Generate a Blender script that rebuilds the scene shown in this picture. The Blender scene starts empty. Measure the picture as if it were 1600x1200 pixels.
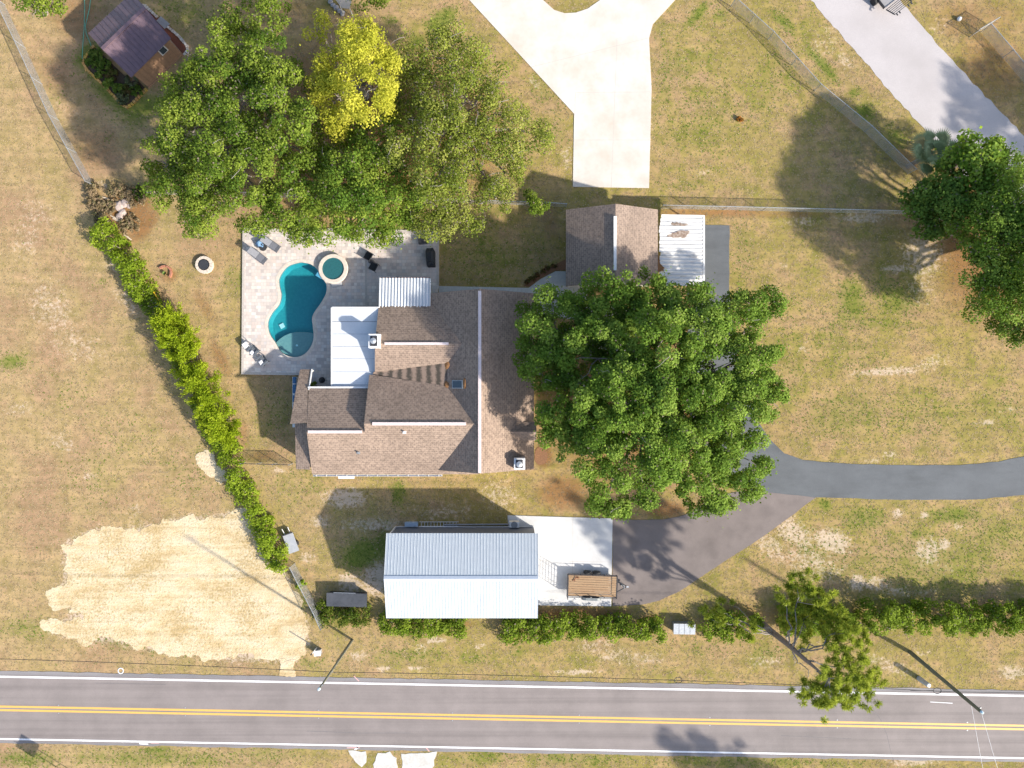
import bpy, bmesh, math, random
import numpy as np
from mathutils import Vector, Matrix

SC = bpy.context.scene
COL = SC.collection
R = math.radians
CAM_H = 65.0          # drone height in metres
PPM = 17.0            # photo pixels per metre on the ground

# ---------------- camera, sky, sun, exposure ----------------
cam_d = bpy.data.cameras.new('camera')
cam_d.sensor_width = 36.0
cam_d.lens = 36.0 * PPM * CAM_H / 1600.0
cam_d.clip_end = 3000.0
cam = bpy.data.objects.new('camera', cam_d)
cam.location = (0, 0, CAM_H)
COL.objects.link(cam)
SC.camera = cam

SUN_EL = R(31.0)
SUN_H = Vector((0.85, -0.53, 0)).normalized()
world = bpy.data.worlds.new('World')
SC.world = world
world.use_nodes = True
wn = world.node_tree
sky = wn.nodes.new('ShaderNodeTexSky')
sky.sky_type = 'NISHITA'
sky.sun_disc = False
sky.sun_elevation = SUN_EL
sky.sun_rotation = math.atan2(SUN_H.x, SUN_H.y)
sky.air_density = 1.0
sky.dust_density = 1.5
wn.nodes['Background'].inputs[1].default_value = 0.145
wn.links.new(sky.outputs[0], wn.nodes['Background'].inputs[0])

sun_d = bpy.data.lights.new('sun', 'SUN')
sun_d.energy = 4.3
sun_d.angle = R(1.3)
sun_d.color = (1.0, 0.93, 0.82)
sun = bpy.data.objects.new('sun', sun_d)
dirv = Vector((-SUN_H.x * math.cos(SUN_EL), -SUN_H.y * math.cos(SUN_EL), -math.sin(SUN_EL)))
sun.rotation_euler = dirv.to_track_quat('-Z', 'Y').to_euler()
sun.location = (30, -20, 60)
COL.objects.link(sun)

SC.view_settings.view_transform = 'Standard'
SC.view_settings.look = 'None'
SC.view_settings.exposure = 0.84
SC.view_settings.gamma = 1.0
SC.view_settings.use_curve_mapping = False
SC.cycles.max_bounces = 8
SC.cycles.transparent_max_bounces = 12

rng = np.random.default_rng(7)
random.seed(7)

# ---------------- helpers ----------------
def P(px, py, z=0.0):
    """photo pixel seen at height z -> world point"""
    k = (1.0 - z / CAM_H) / PPM
    return Vector(((px - 800.0) * k, (600.0 - py) * k, z))

def G(u, v, z=0.0):
    """ground position in photo-pixel units from the point below the drone"""
    return Vector((u / PPM, -v / PPM, z))

def tag(o, label=None, cat=None, group=None, kind=None):
    if label: o['label'] = label
    if cat: o['category'] = cat
    if group: o['group'] = group
    if kind: o['kind'] = kind
    return o

OFF = {}
def empty(name, loc=(0, 0, 0), label=None, cat=None, group=None):
    o = bpy.data.objects.new(name, None)
    o.empty_display_size = 0.3
    o.location = loc
    COL.objects.link(o)
    OFF[o.name] = Vector(loc)
    tag(o, label, cat, group)
    return o

def link_mesh(name, me, mat, parent=None, off=None):
    o = bpy.data.objects.new(name, me)
    if mat is not None:
        me.materials.append(mat)
    COL.objects.link(o)
    if parent is not None:
        o.parent = parent
        OFF[o.name] = OFF.get(parent.name, Vector((0, 0, 0)))
    else:
        o.location = off if off is not None else (0, 0, 0)
        OFF[o.name] = Vector(o.location)
    return o

class MB:
    def __init__(s):
        s.v = []; s.f = []; s.uv = {}
    def add(s, vs, fs):
        b = len(s.v)
        s.v += [Vector(q) for q in vs]
        s.f += [tuple(b + i for i in f) for f in fs]
        return s
    def box(s, c, size, rot=0.0, tilt=None):
        hx, hy, hz = size[0] / 2, size[1] / 2, size[2] / 2
        m = Matrix.Rotation(rot, 3, 'Z')
        if tilt is not None: m = m @ tilt
        vs = [Vector(c) + m @ Vector((x * hx, y * hy, z * hz)) for z in (-1, 1) for y in (-1, 1) for x in (-1, 1)]
        return s.add(vs, [(0, 2, 3, 1), (4, 5, 7, 6), (0, 1, 5, 4), (2, 6, 7, 3), (0, 4, 6, 2), (1, 3, 7, 5)])
    def prism(s, poly, z0, z1, bottom=True):
        n = len(poly)
        vs = [(p[0], p[1], z0) for p in poly] + [(p[0], p[1], z1) for p in poly]
        a = sum(poly[i][0] * poly[(i + 1) % n][1] - poly[(i + 1) % n][0] * poly[i][1] for i in range(n))
        fs = [tuple(range(n, 2 * n))] + [(i, (i + 1) % n, n + (i + 1) % n, n + i) for i in range(n)]
        if bottom: fs.append(tuple(reversed(range(n))))
        if a < 0: fs = [tuple(reversed(f)) for f in fs]
        return s.add(vs, fs)
    def tube(s, pts, r, n=6, cap=True):
        pts = [Vector(p) for p in pts]
        rs = r if isinstance(r, (list, tuple)) else [r] * len(pts)
        b = len(s.v)
        for i, p in enumerate(pts):
            d = (pts[min(i + 1, len(pts) - 1)] - pts[max(i - 1, 0)])
            d = d.normalized() if d.length > 1e-6 else Vector((0, 0, 1))
            ref = Vector((0, 0, 1)) if abs(d.z) < 0.9 else Vector((1, 0, 0))
            a = d.cross(ref).normalized(); c = d.cross(a).normalized()
            for k in range(n):
                t = 2 * math.pi * k / n
                s.v.append(p + (a * math.cos(t) + c * math.sin(t)) * rs[i])
        for i in range(len(pts) - 1):
            for k in range(n):
                s.f.append((b + i * n + k, b + i * n + (k + 1) % n, b + (i + 1) * n + (k + 1) % n, b + (i + 1) * n + k))
        if cap:
            s.f.append(tuple(b + k for k in reversed(range(n))))
            e = b + (len(pts) - 1) * n
            s.f.append(tuple(e + k for k in range(n)))
        return s
    def lathe(s, prof, c, n=20):
        """prof = [(r, z)...] turned about the vertical through c"""
        b = len(s.v)
        for r, z in prof:
            for k in range(n):
                t = 2 * math.pi * k / n
                s.v.append(Vector((c[0] + r * math.cos(t), c[1] + r * math.sin(t), c[2] + z)))
        for i in range(len(prof) - 1):
            for k in range(n):
                s.f.append((b + i * n + k, b + i * n + (k + 1) % n, b + (i + 1) * n + (k + 1) % n, b + (i + 1) * n + k))
        if prof[0][0] > 0: s.f.append(tuple(b + k for k in reversed(range(n))))
        e = b + (len(prof) - 1) * n
        if prof[-1][0] > 0: s.f.append(tuple(e + k for k in range(n)))
        return s
    def slab(s, pts, th, eave):
        """sloping plate; pts = top corners, eave = direction the courses run along; writes uv in metres"""
        n = len(pts); pts = [Vector(p) for p in pts]
        nrm = Vector((0, 0, 0))
        for i in range(n): nrm += pts[i].cross(pts[(i + 1) % n])
        if nrm.z < 0: pts.reverse(); nrm = -nrm
        nrm.normalize()
        b = len(s.v)
        s.v += pts + [p - Vector((0, 0, th)) for p in pts]
        e = Vector(eave).normalized(); up = nrm.cross(e)
        fi = len(s.f)
        s.f.append(tuple(range(b, b + n)))
        s.uv[fi] = [(p.dot(e), p.dot(up)) for p in pts]
        s.f += [(b + (i + 1) % n, b + i, b + n + i, b + n + (i + 1) % n) for i in range(n)]
        s.f.append(tuple(reversed(range(b + n, b + 2 * n))))
        return s
    def build(s, name, mat, parent=None, off=None, smooth=False):
        o = Vector(off) if off is not None else (OFF.get(parent.name, Vector((0, 0, 0))) if parent is not None else Vector((0, 0, 0)))
        me = bpy.data.meshes.new(name)
        me.from_pydata([tuple(v - o) for v in s.v], [], s.f)
        if s.uv:
            ul = me.uv_layers.new(name='UVMap')
            for fi, us in s.uv.items():
                p = me.polygons[fi]
                for k, li in enumerate(p.loop_indices): ul.data[li].uv = us[k]
        if smooth:
            me.polygons.foreach_set('use_smooth', [True] * len(me.polygons))
        me.update()
        return link_mesh(name, me, mat, parent, o if parent is None else None)

def ribbed(p0, pu, pv, nr, h, rw=0.35, mb=None):
    """profiled metal sheet: nr ribs spaced along pu, running along pv"""
    mb = mb or MB()
    p0, pu, pv = Vector(p0), Vector(pu), Vector(pv)
    nrm = pu.cross(pv).normalized()
    if nrm.z < 0: nrm = -nrm
    prof = []
    for i in range(nr):
        a = i / nr; w = 1.0 / nr
        prof += [(a, h), (a + w * rw * 0.5, h), (a + w * rw * 0.75, 0), (a + w * (1 - rw * 0.25), 0)]
    prof.append((1.0, h))
    vs = []
    for t, z in prof:
        q = p0 + pu * t + nrm * z
        vs += [q, q + pv]
    n = len(prof)
    fs = [(2 * i, 2 * i + 2, 2 * i + 3, 2 * i + 1) for i in range(n - 1)]
    # thin underside
    d = nrm * -0.03
    b = len(vs)
    vs += [p0 + d, p0 + pu + d, p0 + pu + pv + d, p0 + pv + d]
    fs += [(b, b + 3, b + 2, b + 1)]
    return mb.add(vs, fs)

def copy_thing(o, label=None, group=None):
    c = o.copy(); COL.objects.link(c)
    OFF[c.name] = Vector((0, 0, 0))
    if label: c['label'] = label
    if group: c['group'] = group
    for ch in list(o.children):
        d = ch.copy(); COL.objects.link(d); d.parent = c
        for g in list(ch.children):
            e = g.copy(); COL.objects.link(e); e.parent = d
    return c

# ---------------- materials ----------------
def new_mat(name):
    m = bpy.data.materials.new(name)
    m.use_nodes = True
    nt = m.node_tree
    b = nt.nodes['Principled BSDF']
    return m, nt, b

def node(nt, typ, **kw):
    n = nt.nodes.new(typ)
    for k, v in kw.items():
        if k.startswith('i_'):
            n.inputs[k[2:].replace('_', ' ')].default_value = v
        else: setattr(n, k, v)
    return n

def noise(nt, vec, scale, detail=4.0, rough=0.6):
    n = node(nt, 'ShaderNodeTexNoise')
    n.inputs['Scale'].default_value = scale
    n.inputs['Detail'].default_value = detail
    n.inputs['Roughness'].default_value = rough
    if vec is not None: nt.links.new(vec, n.inputs['Vector'])
    return n.outputs['Fac']

def ramp(nt, fac, stops):
    r = node(nt, 'ShaderNodeValToRGB')
    el = r.color_ramp.elements
    while len(el) < len(stops): el.new(0.5)
    for e, (p, c) in zip(el, stops):
        e.position = p
        e.color = (*c, 1) if len(c) == 3 else c
    nt.links.new(fac, r.inputs[0])
    return r.outputs[0]

def mixc(nt, fac, a, b, mode='MIX'):
    m = node(nt, 'ShaderNodeMix', data_type='RGBA', blend_type=mode)
    for s, val in ((m.inputs[0], fac), (m.inputs[6], a), (m.inputs[7], b)):
        if isinstance(val, (int, float)): s.default_value = val
        elif isinstance(val, tuple): s.default_value = (*val, 1)
        else: nt.links.new(val, s)
    return m.outputs[2]

def mth(nt, op, a, b=None, clamp=False):
    m = node(nt, 'ShaderNodeMath', operation=op, use_clamp=clamp)
    for s, val in ((m.inputs[0], a), (m.inputs[1], b)):
        if val is None: continue
        if isinstance(val, (int, float)): s.default_value = val
        else: nt.links.new(val, s)
    return m.outputs[0]

def gp(v): return (v, v, v)

def bumpn(nt, b, height, strength=0.4, dist=0.05):
    n = node(nt, 'ShaderNodeBump')
    n.inputs['Strength'].default_value = strength
    n.inputs['Distance'].default_value = dist
    nt.links.new(height, n.inputs['Height'])
    nt.links.new(n.outputs[0], b.inputs['Normal'])

def M(name, c1, c2=None, scale=3.0, rough=0.7, metal=0.0, bump=0.0, lo=0.35, hi=0.65, big=None):
    m, nt, b = new_mat(name)
    pos = node(nt, 'ShaderNodeNewGeometry').outputs['Position']
    c2 = c2 or tuple(x * 0.8 for x in c1)
    f = noise(nt, pos, scale, 5)
    col = ramp(nt, f, [(lo, c1), (hi, c2)])
    if big:   # slow, broad weathering
        f2 = noise(nt, pos, big[0], 4)
        col = mixc(nt, ramp(nt, f2, [(0.4, gp(0)), (0.7, gp(big[2]))]), col, big[1])
    nt.links.new(col, b.inputs['Base Color'])
    b.inputs['Roughness'].default_value = rough
    b.inputs['Metallic'].default_value = metal
    if bump: bumpn(nt, b, f, bump, 0.03)
    return m

def leaf_mat(name, trans=0.35, rough=0.75, tint=(0.30, 0.36, 0.03)):
    m, nt, b = new_mat(name)
    a = node(nt, 'ShaderNodeAttribute', attribute_name='lc')
    nt.links.new(a.outputs['Color'], b.inputs['Base Color'])
    b.inputs['Roughness'].default_value = rough
    b.inputs['Specular IOR Level'].default_value = 0.12
    t = node(nt, 'ShaderNodeBsdfTranslucent')
    tc = mixc(nt, 0.5, a.outputs['Color'], tint, 'MIX')
    nt.links.new(tc, t.inputs['Color'])
    mx = node(nt, 'ShaderNodeMixShader')
    mx.inputs[0].default_value = trans
    nt.links.new(b.outputs[0], mx.inputs[1]); nt.links.new(t.outputs[0], mx.inputs[2])
    nt.links.new(mx.outputs[0], nt.nodes['Material Output'].inputs[0])
    return m

def shingle_mat(name, c1, c2, c3):
    m, nt, b = new_mat(name)
    uv = node(nt, 'ShaderNodeUVMap', uv_map='UVMap').outputs[0]
    br = node(nt, 'ShaderNodeTexBrick')
    br.inputs['Color1'].default_value = (*c1, 1); br.inputs['Color2'].default_value = (*c2, 1)
    br.inputs['Mortar'].default_value = (*[x * 0.55 for x in c2], 1)
    br.inputs['Scale'].default_value = 1.0
    br.inputs['Mortar Size'].default_value = 0.016
    br.inputs['Brick Width'].default_value = 0.34
    br.inputs['Row Height'].default_value = 0.19
    br.inputs['Bias'].default_value = 0.0
    nt.links.new(uv, br.inputs['Vector'])
    pos = node(nt, 'ShaderNodeNewGeometry').outputs['Position']
    f = noise(nt, uv, 3.5, 3)
    col = mixc(nt, ramp(nt, f, [(0.42, gp(0)), (0.62, gp(0.75))]), br.outputs['Color'], c3)
    f2 = noise(nt, pos, 0.45, 5)
    col = mixc(nt, ramp(nt, f2, [(0.45, gp(0)), (0.75, gp(0.45))]), col, tuple(x * 0.6 for x in c2))
    nt.links.new(col, b.inputs['Base Color'])
    b.inputs['Roughness'].default_value = 0.9
    b.inputs['Specular IOR Level'].default_value = 0.2
    sep = node(nt, 'ShaderNodeSeparateXYZ'); nt.links.new(uv, sep.inputs[0])
    saw = mth(nt, 'FRACT', mth(nt, 'DIVIDE', sep.outputs[1], 0.19))
    h = mth(nt, 'ADD', mth(nt, 'MULTIPLY', saw, -0.6), br.outputs['Fac'])
    bumpn(nt, b, h, 0.5, 0.02)
    return m
# ================= THE SETTING =================
# ---- ground sheet: fine grid in view, coarse to the horizon; vertex masks hold where greener grass, bare sand and leaf litter lie ----
def axis(lo, hi, step):
    a = list(np.arange(lo, hi + 1e-6, step)); d = step
    out = []
    x = hi
    while x < 900:
        d *= 1.5; x += d; out.append(x)
    d = step; left = []; x = lo
    while x > -900:
        d *= 1.5; x -= d; left.append(x)
    return np.array(left[::-1] + a + out)
gx = axis(-50.0, 50.0, 0.3); gy = axis(-38.1, 38.1, 0.3)
GX, GY = np.meshgrid(gx, gy)
NPX, NPY = GX * PPM + 800, 600 - GY * PPM

def blob(X, Y, cx, cy, rx, ry, ang=0.0):
    c, s = math.cos(R(ang)), math.sin(R(ang))
    dx, dy = X - cx, Y - cy
    a, b = dx * c + dy * s, -dx * s + dy * c
    return np.exp(-((a / rx) ** 2 + (b / ry) ** 2) ** 1.4)

GREEN = [(690, 30, 30, 16, -35, 1.0), (610, 32, 14, 10, 0, .7), (645, 70, 22, 14, -30, .8), (18, 566, 26, 14, 0, .9), (160, 440, 10, 8, 0, .5),
         (1330, 470, 26, 40, 0, .75), (1400, 465, 45, 30, 20, .7), (1365, 505, 70, 12, 0, .5), (1300, 520, 30, 40, 30, .4),
         (1225, 35, 26, 10, 45, .9), (1285, 100, 40, 9, 47, 1.0), (1335, 145, 12, 10, 0, .7), (1350, 175, 16, 14, 40, .8), (1400, 215, 30, 14, 45, .6),
         (1090, 22, 30, 9, -45, .9), (1125, 25, 12, 12, 0, .7), (565, 868, 35, 26, -20, 1.0), (598, 850, 14, 30, 0, .8), (622, 770, 12, 22, 0, .95),
         (160, 10, 20, 20, 0, .3), (180, 150, 60, 22, 40, .95), (140, 90, 24, 30, 40, .9), (225, 165, 40, 22, -20, .9), (300, 20, 70, 30, 0, .5),
         (90, 145, 16, 20, 30, .3), (170, 213, 8, 8, 0, .6), (1300, 625, 30, 8, 0, .5), (1310, 665, 24, 14, 0, .45), (1430, 670, 30, 10, 0, .4),
         (1290, 790, 12, 10, 0, .8), (1350, 810, 40, 20, 0, .7), (1490, 805, 50, 14, 0, .8), (1430, 835, 12, 12, 0, .8), (1260, 860, 16, 10, 0, .7),
         (1280, 860, 50, 60, 0, .35), (1450, 880, 130, 55, 0, .5), (1300, 880, 80, 40, 0, .4), (1560, 840, 60, 40, 0, .45), (1330, 650, 90, 40, 0, .42), (1450, 640, 80, 40, 0, .36), (1240, 560, 24, 90, 0, .36), (1330, 560, 60, 30, 0, .3), (1100, 180, 60, 80, 0, .34), (1210, 120, 40, 80, 40, .34), (1060, 290, 60, 14, 0, .25), (1215, 810, 10, 20, 40, .6), (640, 1022, 60, 14, 0, .5), (480, 1035, 40, 10, 0, .4), (740, 1030, 30, 10, 0, .5),
         (810, 1019, 12, 8, 0, .5), (1200, 1018, 26, 12, 0, .6), (1100, 1010, 60, 14, 0, .3), (300, 1010, 40, 20, 0, .3), (40, 980, 40, 20, 0, .5), (180, 1000, 70, 14, 10, .5),
         (250, 1185, 160, 14, 0, .6), (240, 1172, 30, 6, 0, .8), (600, 1185, 12, 10, 0, .9), (420, 1180, 60, 14, 0, .5), (760, 1185, 60, 12, 0, .5), (900, 1185, 100, 12, 0, .6), (1180, 1190, 160, 10, 0, .6), (40, 1185, 60, 14, 0, .7),
         (875, 410, 20, 30, 0, .2), (760, 400, 90, 40, 0, .45), (740, 350, 60, 30, 0, .3), (850, 140, 22, 60, -40, .3), (870, 210, 20, 30, 0, .4), (1160, 400, 20, 60, 0, .35), (1040, 120, 14, 60, 0, .4), (1250, 380, 20, 12, 0, .3),
         (470, 760, 60, 30, 0, .25), (360, 430, 12, 14, 0, .5), (375, 440, 8, 20, 0, .6), (430, 650, 30, 40, 0, .35), (400, 320, 60, 60, 0, .2), (1240, 90, 60, 70, 0, .2), (1090, 110, 60, 80, 0, .22), (1560, 640, 60, 40, 0, .3),
         (470, 940, 14, 22, 0, .6), (540, 965, 40, 14, 0, .7), (100, 620, 50, 30, 0, .15), (150, 740, 40, 60, 0, .2), (200, 680, 60, 40, 0, .15), (300, 740, 40, 40, 0, .25)]
SAND = [(540, 778, 42, 18, 0, .9), (590, 820, 80, 12, 0, .7), (500, 815, 20, 12, 0, .7), (590, 905, 26, 34, 20, .9), (548, 912, 28, 20, 20, .85), (480, 872, 18, 10, 0, .6), (435, 735, 14, 8, 0, .6), (780, 775, 40, 30, 30, .6), (700, 800, 90, 18, 0, .5),
        (80, 480, 40, 60, -30, .5), (120, 540, 60, 30, 20, .45), (40, 380, 30, 50, 0, .4), (60, 330, 40, 30, 0, .4), (180, 415, 24, 14, 30, .6), (200, 470, 40, 16, 45, .5), (30, 640, 30, 16, 0, .5), (95, 690, 30, 18, 30, .5), (140, 745, 14, 10, 0, .6), (210, 800, 16, 20, 0, .4), (300, 690, 30, 20, 0, .3),
        (1255, 545, 10, 10, 0, .6), (1390, 580, 70, 8, -3, .75), (1460, 565, 40, 16, -20, .5), (1440, 400, 40, 40, 40, .75), (1400, 420, 30, 8, 0, .8), (1350, 340, 60, 10, 0, .7), (1460, 350, 40, 14, 30, .8), (1225, 415, 10, 8, 0, .5), (1250, 345, 40, 12, 0, .5), (1440, 450, 30, 30, 0, .5),
        (1390, 710, 14, 8, 0, .7), (1540, 660, 22, 7, -8, .7), (1580, 640, 30, 14, 0, .4), (1360, 720, 24, 5, 0, .6), (1403, 802, 10, 8, 0, .9), (1445, 805, 10, 10, 0, .7), (1300, 845, 34, 20, 20, .95), (1270, 880, 60, 30, 20, .55), (1240, 830, 44, 24, 40, .75), (1205, 855, 40, 20, 40, .6), (1450, 860, 24, 26, 50, .7), (1475, 850, 14, 10, 0, .8), (1497, 823, 10, 8, 0, .7), (1340, 910, 14, 14, 0, 1.0), (1370, 912, 30, 14, 0, .7), (1420, 925, 60, 10, 0, .6), (1480, 890, 20, 8, 0, .4),
        (680, 1000, 20, 8, 0, .8), (660, 1012, 14, 10, 0, .6), (600, 1045, 14, 6, 0, .8), (650, 1044, 20, 5, 0, .8), (900, 1050, 40, 5, 0, .9), (560, 1025, 20, 10, 0, .6), (750, 1010, 14, 8, 0, .6), (930, 1010, 40, 14, 0, .5), (960, 1025, 40, 14, 0, .5), (1010, 1030, 40, 14, 0, .5), (1390, 1040, 50, 14, 20, .6), (1440, 1020, 30, 10, 0, .5), (1580, 1050, 30, 14, 0, .7), (1200, 1035, 40, 12, 0, .5), (1430, 1190, 50, 8, 0, .8),
        (160, 290, 14, 10, 0, .6), (440, 95, 30, 14, 40, .2), (100, 170, 40, 60, -30, .25), (310, 640, 16, 20, 40, .4), (1290, 65, 30, 40, 45, .4), (1320, 95, 24, 16, 45, .5), (1470, 40, 20, 30, 45, .4), (885, 245, 10, 26, 0, .6), (835, 128, 16, 6, 45, .6), (1018, 190, 4, 60, 0, .5), (1100, 270, 16, 8, 0, .5), (1080, 80, 40, 40, 0, .2), (1150, 90, 30, 30, 0, .25)]
LITTER = [(200, 330, 46, 40, 0, 1.0), (225, 350, 40, 20, -55, .9), (265, 432, 18, 14, 0, .7), (550, 200, 260, 160, 0, .9), (690, 210, 120, 110, 0, .8), (1000, 620, 190, 170, 0, .85), (1540, 380, 90, 140, 0, .95), (850, 712, 16, 22, 0, 1.0), (880, 770, 50, 34, 0, .85), (1040, 795, 40, 16, 0, .9), (900, 957, 110, 12, 0, .8), (1020, 970, 30, 14, 0, .6), (700, 975, 50, 8, 0, .8),
          (860, 345, 20, 50, 0, .5), (1120, 332, 130, 10, 0, .75), (1220, 335, 100, 8, 0, .6), (320, 480, 14, 40, -30, .6), (345, 560, 14, 40, -25, .7), (380, 680, 12, 30, 0, .6), (1550, 100, 80, 70, 45, .65), (1500, 30, 60, 40, 0, .6), (1420, 250, 20, 40, -45, .6), (1340, 960, 300, 20, 0, .5), (1150, 960, 60, 30, 0, .5), (200, 250, 40, 40, 0, .35), (200, 120, 120, 120, 0, .35), (120, 20, 60, 50, 0, .6), (90, 120, 40, 60, -30, .45), (150, 230, 60, 50, 0, .5), (420, 20, 120, 40, 0, .5), (620, 90, 80, 60, 0, .45), (690, 130, 40, 30, 0, .2), (430, 60, 60, 40, 0, .4), (480, 90, 40, 40, 0, .5), (420, 585, 50, 12, 0, .3), (540, 960, 60, 30, 0, .4), (1560, 30, 60, 60, 0, .5), (850, 20, 20, 10, 0, .2), (770, 150, 50, 60, 40, .25), (840, 220, 30, 40, 0, .3),
          (410, 712, 30, 14, 0, .6)]
def in_poly(x, y, poly):
    c = np.zeros(x.shape, bool); n = len(poly); j = n - 1
    for i in range(n):
        xi, yi = poly[i]; xj, yj = poly[j]
        if yi != yj: c ^= ((yi > y) != (yj > y)) & (x < (xj - xi) * (y - yi) / (yj - yi) + xi)
        j = i
    return c
SAND_MAIN = [(93, 852), (122, 838), (150, 828), (200, 826), (232, 822), (280, 812), (302, 802), (306, 812), (330, 805), (352, 806), (362, 798), (378, 793), (396, 812), (412, 838), (430, 868), (446, 892), (455, 915), (470, 950), (484, 985), (478, 1020), (462, 1033), (436, 1030), (400, 1031), (350, 1030), (290, 1022), (240, 1016), (200, 1006), (178, 1000), (150, 1000), (128, 1008), (120, 998), (98, 992), (68, 985), (62, 978), (66, 968), (100, 972), (130, 968), (108, 958), (112, 944), (76, 946), (70, 930), (76, 922), (100, 916), (98, 890), (104, 875)]
def field(lst, X, Y):
    f = np.zeros_like(X)
    for cx, cy, rx, ry, a, w in lst:
        f = np.maximum(f, w * blob(X, Y, cx, cy, rx, ry, a))
    return f
POOLBOX = (402, 385, 552, 572)   # under the deck: opened for the pool basin
ny, nx = GX.shape
idx = np.arange(ny * nx).reshape(ny, nx)
q = np.stack([idx[:-1, :-1], idx[:-1, 1:], idx[1:, 1:], idx[1:, :-1]], -1).reshape(-1, 4)
cxp = (NPX[:-1, :-1] + NPX[1:, 1:]).ravel() / 2; cyp = (NPY[:-1, :-1] + NPY[1:, 1:]).ravel() / 2
keep = ~((cxp > POOLBOX[0]) & (cxp < POOLBOX[2]) & (cyp > POOLBOX[1]) & (cyp < POOLBOX[3]))
q = q[keep]
me = bpy.data.meshes.new('ground')
gz = np.zeros(GX.size)
me.vertices.add(GX.size)
me.vertices.foreach_set('co', np.stack([GX.ravel(), GY.ravel(), gz], -1).ravel())
me.loops.add(q.size); me.loops.foreach_set('vertex_index', q.ravel())
me.polygons.add(len(q)); me.polygons.foreach_set('loop_start', np.arange(len(q)) * 4)
me.update(); me.validate()
at = me.color_attributes.new('mask', 'FLOAT_COLOR', 'POINT')
sandf = in_poly(NPX, NPY, SAND_MAIN).astype(float)
for _ in range(5):      # sand thins out into the grass around the spread
    pd = np.pad(sandf, 1, mode='edge'); sandf = sum(pd[i:i + sandf.shape[0], j:j + sandf.shape[1]] for i in range(3) for j in range(3)) / 9
sandf = np.maximum(field(SAND, NPX, NPY), np.clip(sandf * 1.15, 0, 1))
mk = np.stack([field(GREEN, NPX, NPY), sandf, field(LITTER, NPX, NPY), np.clip((760 - NPX) / 900, 0, 1)], -1).reshape(-1)
at.data.foreach_set('color', mk.astype(np.float32))

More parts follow.
